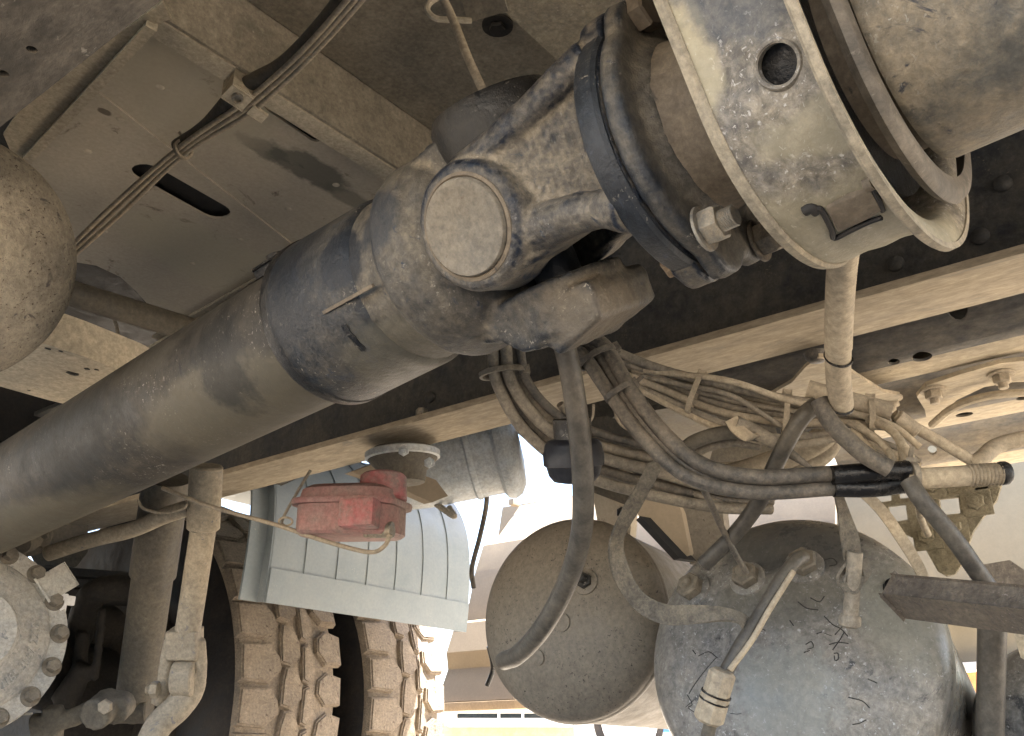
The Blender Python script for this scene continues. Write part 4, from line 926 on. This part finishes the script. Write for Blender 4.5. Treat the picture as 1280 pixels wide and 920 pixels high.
bm = B(); c = bc+ux*(hl*.55)-uy*(hw+.006)-VZ*.014; box(bm, c, ux*.026, uy*.016, VZ*.020, .005); rb.part('socket_housing', bm, M_red)
bm = B(); c = W(462,664,1.36); cyl(bm, c, c+ux*.035, .010, .012, 16, .001); nut(bm, c-ux*.002, -ux, .009, .006); rb.part('plug', bm, M_bolt)
cable('thin cable looping from under the rail past the red box', [(203,610,1.42),(260,632,1.4),(345,656,1.38),(405,676,1.36),(460,690,1.34),(480,683,1.34),(488,668,1.34)], .0032, M_conduit)
cable('thin wire dropping from the rail to a small ring clip left of the red box', [(388,588,1.4),(370,618,1.4),(353,650,1.4),(356,658,1.4)], .0022, M_cable, name='wire', cat='wire')
bm = B(); c = W(357,652,1.385); tube(bm, circ(c, RT, UP, .010, 20, .006)+[c+RT*.010], .0016, 6, 1); single('ring_clip', bm, M_conduit, 'small ring clip on the thin cable left of the red box', 'clip')
cable('short cable from the plug of the red box leftwards to the ring clip', [(372,658,1.38),(400,658,1.37),(440,658,1.36),(460,664,1.36)], .0028, M_cable)
hose('thin black hose hanging against the bright sky right of the canister', [(592,600,1.9),(606,608,1.9),(608,630,1.9),(600,670,1.9),(590,710,1.9),(592,735,1.9)], .0050, M_cabled)

# rubber buffer
ks_ = 1.2
rbuf = Thing('rubber_buffer', 'round blue black rubber buffer hanging behind the hose against the sky', 'buffer', W(716,575,.985))
a, b = W(716,548,.985), W(718,596,.985)
bm = B(); revolve(bm, a, b-a, [(t_, r_2*ks_) for t_, r_2 in [(-.008,.012),(0,.016),(.002,.022),(.006,.0245),(.013,.0255),(.015,.0265),(.027,.0262),(.029,.024),(.038,.022),(.044,.018),(.046,.01)]], 40); rbuf.part('rubber', bm, M_rubber)
bm = B(); cyl(bm, a-(b-a)*.5, a, .02, .02, 16); rbuf.part('stem', bm, M_blk)
cable('pair of grey pipes behind the rubber buffer, the upper one', [(744,592,1.6),(790,590,1.6),(850,586,1.6),(930,580,1.6)], .006, M_bolt, name='pipe', cat='pipe')
cable('pair of grey pipes behind the rubber buffer, the lower one', [(744,602,1.6),(790,600,1.6),(850,596,1.6),(930,590,1.6)], .006, M_bolt, name='pipe', cat='pipe')

# brackets between the middle and the large tank
bk = Thing('tank_bracket', 'beige pressed bracket arm standing between the two tanks', 'bracket', W(835,660,1.35))
bm = B(); plate(bm, [W(*p) for p in ((786,612,1.35),(800,606,1.35),(838,608,1.35),(852,640,1.35),(862,690,1.35),(856,700,1.35),(800,650,1.35))], VX*.012); bk.part('face', bm, M_step)
bm = B(); plate(bm, [W(*p) for p in ((795,650,1.34),(800,645,1.34),(850,698,1.34),(842,700,1.34))], VX*.03-VY*.01); bk.part('dark_lip', bm, M_dark)
bm = B(); plate(bm, [W(*p) for p in ((740,612,1.75),(776,606,1.75),(790,640,1.7),(786,690,1.7),(748,660,1.75))], VX*.02); single('side_plate', bm, M_ceil, 'brown end plate just above the middle tank', 'plate')
bm = B(); nut(bm, W(777,640,1.66), -FW, .010, .008); single('hex_bolt', bm, M_blk, 'single dark bolt on the brown plate above the middle tank', 'bolt')
bm = B(); plate(bm, [W(*p) for p in ((852,612,1.5),(900,612,1.5),(910,700,1.5),(862,705,1.5))], VX*.02); single('side_plate', bm, M_tankM, 'grey brown plate between the beige bracket and the slanting hose', 'plate')

# ---- axle, differential cover, damper
df = Thing('axle_housing', 'grey cast axle housing with a bolted round cover at the lower left corner', 'axle housing', (.72,1.75,Z(.2)))
dn = (-VY*.9 - VX*.15 + VZ*.12).normalized(); dc = onY(-44,795,1.62); _, du, dv = frame(dn)
rad = (onY(76,790,1.62)-dc).length
bm = B(); revolve(bm, dc, dn, [(-.03,rad-.002),(0,rad),(.010,rad-.002),(.012,rad*.80),(.020,rad*.76),(.034,rad*.46),(.046,rad*.40),(.050,.01)], 64); df.part('cover', bm, M_diff)
bm = B(); revolve(bm, dc-dn*.031, -dn, [(0,rad*.97),(.06,rad*.95),(.18,rad*.8),(.35,rad*.5)], 48); df.part('bowl', bm, M_axle)
for k in range(16):
    a = 2*math.pi*k/16+.09; p = dc + (du*math.cos(a)+dv*math.sin(a))*rad*.90 + dn*.010
    bm = B(); washer(bm, p, dn, .016, .0025); nut(bm, p+dn*.002, dn, .0105, .016); df.part('cover_bolt', bm, M_cap)
for a_, ln in ((.55,.05),(-.9,.04)):
    p = dc + (du*math.cos(a_)+dv*math.sin(a_))*rad*.93 + dn*.012
    t = (du*math.cos(a_)+dv*math.sin(a_)); bm = B(); box(bm, p+t*.01, t*.026, t.cross(dn)*.020, dn*.007, .003); df.part('lug', bm, M_diff)
bm = B(); p = onY(76,765,1.6); box(bm, p, VX*.006, VY*.006, VZ*.030, .002); box(bm, p+VZ*.02+VX*.008, VX*.012, VY*.004, VZ*.008, .002); df.part('tab', bm, M_white)
# cast characters on the cover (raised part number, only partly legible in the photograph)
fc = bpy.data.curves.new('num', 'FONT'); fc.body = '0185 3567 2200'; fc.size = .019; fc.extrude = .0016; fc.align_x = 'CENTER'
fo = bpy.data.objects.new('num', fc); COL.objects.link(fo); dg = bpy.context.evaluated_depsgraph_get()
tm_ = bpy.data.meshes.new_from_object(fo.evaluated_get(dg)); bpy.data.objects.remove(fo)
tbm = B(); tbm.from_mesh(tm_); rr_ = rad*.66
# bend along an arc on the cover: right-hand side, reading upwards
vx = (RT - dn*RT.dot(dn)).normalized(); vy = dn.cross(vx)
for v in tbm.verts:
    th = R(-14) + v.co.x/rr_; rad2 = rr_ - v.co.y
    v.co = dc + (vx*math.cos(th)+vy*math.sin(th))*rad2 + dn*(.0204+v.co.z+(rad*.76-rad2)*(.014/(.30*rad)))
df.part('cast_number', tbm, M_diff)
bm = B(); cyl(bm, Vector((.80,2.05,Z(.22))), Vector((1.3,2.2,Z(.14))), .085, .07, 40); df.part('axle_tube', bm, M_axle)
# upper small flange peeping out under the shaft
uf = Thing('bolted_flange', 'small bolted round flange peeping out under the shaft at the far left', 'flange', W(40,670,1.9))
c = W(28,662,1.9); bm = B(); revolve(bm, c, (-FW+RT*.1+UP*-.5), [(0,.058),(.012,.058),(.016,.045),(.04,.03)], 40); uf.part('disc', bm, M_shock)
for k in range(8):
    d_, u_2, v_2 = frame(-FW+RT*.1+UP*-.5); a = k*math.pi/4; bm = B(); nut(bm, c+d_*.012+(u_2*math.cos(a)+v_2*math.sin(a))*.048, d_, .008, .008); uf.part('bolt', bm, M_shock)
# spring hangers and dark masses behind
ax = Thing('rear_suspension', 'dark brown suspension castings in the shade behind the damper', 'suspension', (.95,2.1,.35))
bm = B(); plate(bm, [W(*p) for p in ((55,650,2.2),(110,640,2.2),(110,690,2.2),(96,708,2.2),(60,706,2.2),(45,680,2.2))], VY*.05); ax.part('hanger', bm, M_shock)
for i,(ya,yb) in enumerate(((712,722),(725,736),(739,751))):
    bm = B(); plate(bm, [W(20,ya-8,2.25),W(200,ya+6,2.15),W(200,yb+5,2.15),W(20,yb-8,2.25)], VY*.07); ax.part('leaf', bm, M_axle)
bm = B(); bb = B(); tube(bb, [W(*p) for p in ((100,800,2.1),(104,770,2.08),(118,742,2.05),(150,735,2.05),(180,740,2.05))], .030, 14); tube(bb, [W(*p) for p in ((104,790,2.05),(98,840,2.03),(92,870,2.0))], .016, 12)
tube(bb, [W(*p) for p in ((128,760,2.02),(124,800,2.0),(118,850,2.0))], .010, 12); cyl(bb, W(80,880,2.0), W(106,830,2.0), .030, .02)
bm.free(); ax.part('bracket_casting', fuse(bb, .006, None, 4, .002), M_axle, angle=60)
bm = B(); revolve(bm, W(95,830,2.35), RT, [(-.2,.10),(-.16,.15),(.16,.15),(.2,.10)], 40); ax.part('brake_chamber', bm, M_axle)
dmp = Thing('shock_absorber', 'grey telescopic shock absorber, thick upper sleeve over a narrower body', 'shock absorber', W(180,760,1.75))
a, b = W(208,598,1.70), W(170,868,1.78); ab = (b-a); L = ab.length
bm = B(); revolve(bm, a, ab, [(0,.041),(L*.435,.041),(L*.44,.0395),(L*.44,.034)], 40); dmp.part('dust_sleeve', bm, M_shock)
bm = B(); revolve(bm, a, ab, [(L*.42,.0365),(L*.985,.036),(L,.030)], 40); dmp.part('body', bm, M_shock)
bm = B(); revolve(bm, a, ab, [(L,.022),(L+.03,.024),(L+.055,.012)], 28)
e = b + ab.normalized()*.03; cyl(bm, e-RT*.03+UP*.0, e+RT*.030, .026, .026, 28, .003); dmp.part('lower_eye', bm, M_shock)
# lower linkage
lk = Thing('stabiliser_link', 'beige stabiliser rod ending in a clevis fork beside the shock absorber', 'link rod', W(240,740,1.6))
a, b = W(256,648,1.58), W(233,800,1.6)
bm = B(); cyl(bm, a, b, .021, .021, 32); lk.part('rod', bm, M_rod)
bm = B(); c0 = W(258,620,1.575); cyl(bm, c0+UP*.05, W(254,662,1.585), .027, .027, 28, .003); lk.part('upper_socket', bm, M_rod)
fb = B()
def bar(bm, p, q, wv, th): return loft(bm, [[p-wv-th, p+wv-th, p+wv+th, p-wv+th], [q-wv-th, q+wv-th, q+wv+th, q-wv+th]])
tube(fb, [W(*p) for p in ((214,800,1.6),(208,830,1.6),(204,862,1.6),(196,880,1.6))], .012, 10); tube(fb, [W(*p) for p in ((248,800,1.6),(250,830,1.6),(248,858,1.6),(240,876,1.6))], .012, 10)
bar(fb, W(231,786,1.6), W(231,822,1.6), RT*.026, FW*.022)
lk.part('clevis_fork', fuse(fb, .003, None, 3, .0006), M_rod, angle=60)
fb = B(); cyl(fb, W(231,848,1.59)-RT*.018, W(231,848,1.59)+RT*.018, .030, .030, 28, .003); tube(fb, [W(*p) for p in ((232,842,1.6),(236,862,1.6),(222,884,1.58),(200,905,1.56),(186,930,1.55))], .022, 14, rfun=lambda t: .026-.004*t)
lk.part('lower_arm', fb, M_rod)
bm = B(); nut(bm, W(198,862,1.57), -RT, .014, .012, .008); lk.part('pivot_nut', bm, M_rod)
fb = B(); tube(fb, [W(*p) for p in ((40,905,1.6),(80,900,1.6),(120,885,1.62),(150,878,1.65))], .016, 12); cyl(fb, W(128,886,1.6)-FW*.03, W(128,886,1.6)+FW*.03, .026, .026)
cyl(fb, W(148,884,1.62)-FW*.02, W(148,884,1.62)+FW*.02, .024, .024); box(fb, W(66,905,1.6), RT*.014, UP*.030, FW*.014); box(fb, W(48,915,1.6), RT*.010, UP*.030, FW*.012)
arm = single('lower_control_arm', fuse(fb, .004, None, 3, .001), M_shock, 'dusty cast arm along the bottom edge joining the damper foot', 'suspension arm', angle=60)
bm = B(); nut(bm, W(133,882,1.56), -FW, .012, .010); single('arm_nut', bm, M_rod, 'bolt head on the cast arm left of the damper foot', 'bolt')
cable('thin bare wire glinting under the round cover', [(0,902,1.5),(18,894,1.5),(40,892,1.5)], .002, M_bolt, name='wire', cat='wire')
# beige air pipe under the rail at the left
hose('pale pipe curving under the rail above the damper', [(60,692,1.72),(110,676,1.7),(165,662,1.66),(205,645,1.62),(238,634,1.6)], .014, M_rod)
cable('thin brake line clipped under the pale pipe', [(172,625,1.55),(180,636,1.55),(205,641,1.55),(228,636,1.55),(234,630,1.55)], .0025, M_conduit)

# ================================================================== RIGHT SIDE: bracket, bar, post, wall
pf = Thing('perforated_bracket', 'olive beige bracket plate with square windows and round nuts at the right', 'bracket', onX(1160,650,1.36))
def cp7(x, y): return onX(980+x/3.067, 560+y/3.067, 1.36)
out = [(312,162),(420,148),(560,120),(700,85),(838,58),(836,130),(814,200),(764,262),(724,320),(704,380),(684,440),(655,482),(622,492),(590,474),(566,430),(536,378),(498,346),(440,322),(398,284),(345,232)]
sq = [[(340,160),(408,152),(412,202),(348,210)],[(436,150),(476,146),(482,190),(442,194)],[(398,224),(466,216),(474,274),(408,286)],[(500,214),(540,210),(550,262),(508,270)],[(594,196),(668,188),(676,250),(602,258)]]
bm = B(); plate(bm, [cp7(*p) for p in out], VX*.006, [[cp7(*p) for p in s] for s in sq]); pf.part('plate', bm, M_perf)
for l in ([(400,218),(500,206),(590,190),(690,176),(810,150)],):
    bm = B(); tube(bm, [cp7(*p)-VX*.001 for p in l], .003, 8); pf.part('raised_rib', bm, M_perf)
for x,y,r in ((740,208,.019),(660,306,.016),(552,338,.019),(572,146,.017),(772,118,.015)):
    c = cp7(x,y); bm = B(); box(bm, c-VX*.002, VX*.002, VY*r, VZ*r, .001); pf.part('weld_pad', bm, M_perf)
    bm = B(); nut(bm, c-VX*.004, -VX, r*.62, .008, .004, r*.3); pf.part('nut', bm, M_perf)
cable('short pale wire hooked on the perforated bracket', [(1148,630,1.05),(1152,650,1.08),(1160,668,1.1)], .004, M_cableb, name='wire', cat='wire')

rbm = Thing('rusty_bar', 'rusty brown steel bar jutting in from the right edge above the tanks', 'steel bar', W(1200,750,.85))
a, b = W(1124,745,.92), W(1330,768,.78); d = (b-a).normalized(); nn = d.cross(VZ).normalized(); 
bm = B(); nn2 = (nn*.80+VZ*.60*(-1 if nn.dot(FW) > 0 else 1)).normalized(); box(bm, (a+b)/2, (b-a)/2, nn2*.014, d.cross(nn2).normalized()*.0125, .004); rbm.part('bar', bm, M_brown)
bm = B(); tube(bm, [W(*p) for p in ((1200,700,1.0),(1240,708,1.0),(1290,716,1.0))], .004, 6); bm.free()
bm = B(); plate(bm, [W(*p) for p in ((1226,706,.98),(1262,700,.98),(1285,716,.98),(1300,745,.98),(1230,748,.98))], VX*.03); single('steel_block', bm, M_brown, 'brown steel block behind the rusty bar at the right edge', 'block')
pst = Thing('steel_post', 'dark round steel post standing below the rusty bar between the tanks', 'post', W(1242,850,1.0))
bm = B(); cyl(bm, W(1241,740,1.0), W(1236,1000,1.0), .0145, .0135, 32); pst.part('tube', bm, M_hoseblk)
bm = B(); plate(bm, [W(*p) for p in ((1262,776,.95),(1290,776,.95),(1290,830,.95),(1276,822,.95))], VX*.01); single('steel_tab', bm, M_galv, 'pale worn steel tab under the rusty bar at the right edge', 'tab')

# cream body panels of the next vehicle, out in the open
cw = Thing('cream_body_panel', 'cream coloured body side of a neighbouring vehicle behind the bracket', 'vehicle body', (3.2,.5,.9))
def wallp(z0, z1, x, mat, nm, th=.02): 
    bm = B(); abox(bm, x, x+th, -1.6, 1.62, z0, z1); return cw.part(nm, bm, mat)
wallp(Z(.46), 1.75, 3.20, M_cream, 'upper_panel'); wallp(Z(.27), Z(.455), 3.24, M_cream, 'middle_panel'); 
bm = B(); abox(bm, 3.16, 3.26, -1.6, 1.62, Z(.455), Z(.475), .004); cw.part('moulding', bm, M_cream)
bm = B(); abox(bm, 3.17, 3.26, -1.6, 1.62, Z(.245), Z(.268), .004); cw.part('lower_rail', bm, M_white)

# stepped beige bodywork
sw = Thing('stepped_bodywork', 'beige folded bodywork side with stepped ledges left of the middle tank', 'vehicle body', (2.6,1.5,.8))
pr = [onY(x,y,2.2) for x,y in ((650,632),(620,675),(604,682),(594,715),(582,776),(569,780),(558,816),(560,837),(546,878))]
pr = [(p.x, p.z) for p in pr]
bm = B(); rg = lambda y: [Vector((x,y,z)) for x,z in pr] + [Vector((x+.012,y,z-.004)) for x,z in pr[::-1]]
loft(bm, [rg(2.2), rg(.9)]); sw.part('folded_sheet', bm, M_step, angle=15)
bm = B(); abox(bm, pr[-1][0]-.02, pr[-1][0]+.05, .9, 2.2, pr[-1][1]-.03, pr[-1][1]-.004, .003); sw.part('bottom_rail', bm, M_tan)
bm = B(); p = onY(628,636,2.2); box(bm, Vector((pr[0][0]-.05, 2.19, pr[0][1]+.0)), VX*.02, VY*.012, VZ*.012, .003); sw.part('corner_hook', bm, M_step)
bm = B(); plate(bm, [onX(x,y,2.89) for x,y in ((628,634),(760,612),(880,600),(880,720),(700,740),(604,700),(622,674))], VX*.03); sw.part('top_ledge', bm, M_step)
def stepx(x,y): return onX(x,y,2.44)
cable('short dark hose end on the stepped bodywork left of the middle tank', [(611,808,2.3),(616,835,2.3),(609,857,2.3)], .006, M_blk, name='hose', cat='hose')

# ================================================================== DISTANT YARD
def far_box(name, label, cat, pts, d, depth, mat):
    P = [W(x,y,d) for x,y in pts]; bm = B(); plate(bm, P, Vector((FW.x,FW.y,0)).normalized()*depth); return single(name, bm, mat, label, cat)
hut = Thing('site_cabin', 'white framed window strip of a distant site cabin along the bottom edge', 'cabin', W(630,900,14))
dirh = Vector((FW.x,FW.y,0)).normalized()
def hb_(nm, x0,x1,y0,y1, d, mat, dep=.15):
    p = W((x0+x1)/2,(y0+y1)/2,d); k = d/F; bm = B(); box(bm, p+dirh*dep, RT*((x1-x0)/2*k), VZ*((y1-y0)/2*k), dirh*dep, 0); return hut.part(nm, bm, mat)
hb_('window_frame', 560,716,886,891,14,M_white); hb_('window_frame', 560,716,898,908,14,M_white); hb_('window_frame', 560,571,891,898,14,M_white); hb_('mullion', 622,625,891,898,14,M_white); hb_('mullion', 652,655,891,898,14,M_white)
for x0,x1 in ((571,622),(625,652),(655,716)): hb_('pane', x0,x1,891,898,14.2,M_glass)
hb_('wall', 545,720,909,960,14.1,M_tan)
for i,(x0,x1,y0,m_,lb_) in enumerate(((600,634,910,M_tyre,'dark'),(646,690,912,M_tyre,'dark'))):
    pass
# parked truck wheel far off
wt = Thing('parked_truck', 'distant parked truck with a pale wheel seen below the middle tank', 'truck', W(790,900,11))
c = W(785,903,11); 
bm = B(); revolve(bm, c, -dirh, [(0,.36),(.02,.40),(.10,.40),(.12,.33)], 40); wt.part('tyre', bm, M_tyre)
bm = B(); revolve(bm, c-dirh*.125, -dirh, [(0,.31),(.02,.32),(.03,.26),(-.02,.22),(-.02,.14),(.05,.12),(.06,.01)], 40); wt.part('rim', bm, M_white)
for k in range(10):
    a = k*math.pi/5; bm = B(); nut(bm, c-dirh*.13+(RT*math.cos(a)+VZ*math.sin(a))*.19, -dirh, .035, .03); wt.part('wheel_nut', bm, M_steel)
k_ = 11/F
for nm_, x0,x1,y0,y1,m_ in (('body_panel',716,840,870,886,M_tan),('side_panel',722,760,888,960,M_white),('cab_panel',812,822,890,960,M_orange),('blue_tank',822,850,890,915,M_blue)):
    p = W((x0+x1)/2,(y0+y1)/2,11.6); bm = B(); box(bm, p+dirh*.4, RT*((x1-x0)/2*k_), VZ*((y1-y0)/2*k_), dirh*.4, .01); wt.part(nm_, bm, m_)
sheds = Thing('orange_container', 'orange and white strips of a distant container between the large tank and the post', 'container', W(1215,860,12))
for nm_, x0,x1,y0,y1,m_ in (('roof_edge',1185,1250,829,838,M_white),('side',1185,1250,838,870,M_orange),('band',1185,1250,870,880,M_tan),('side',1185,1250,880,960,M_white)):
    p = W((x0+x1)/2,(y0+y1)/2,12); bm = B(); box(bm, p+dirh*.4, RT*((x1-x0)/2*12/F), VZ*((y1-y0)/2*12/F), dirh*.4, .01); sheds.part(nm_, bm, m_)
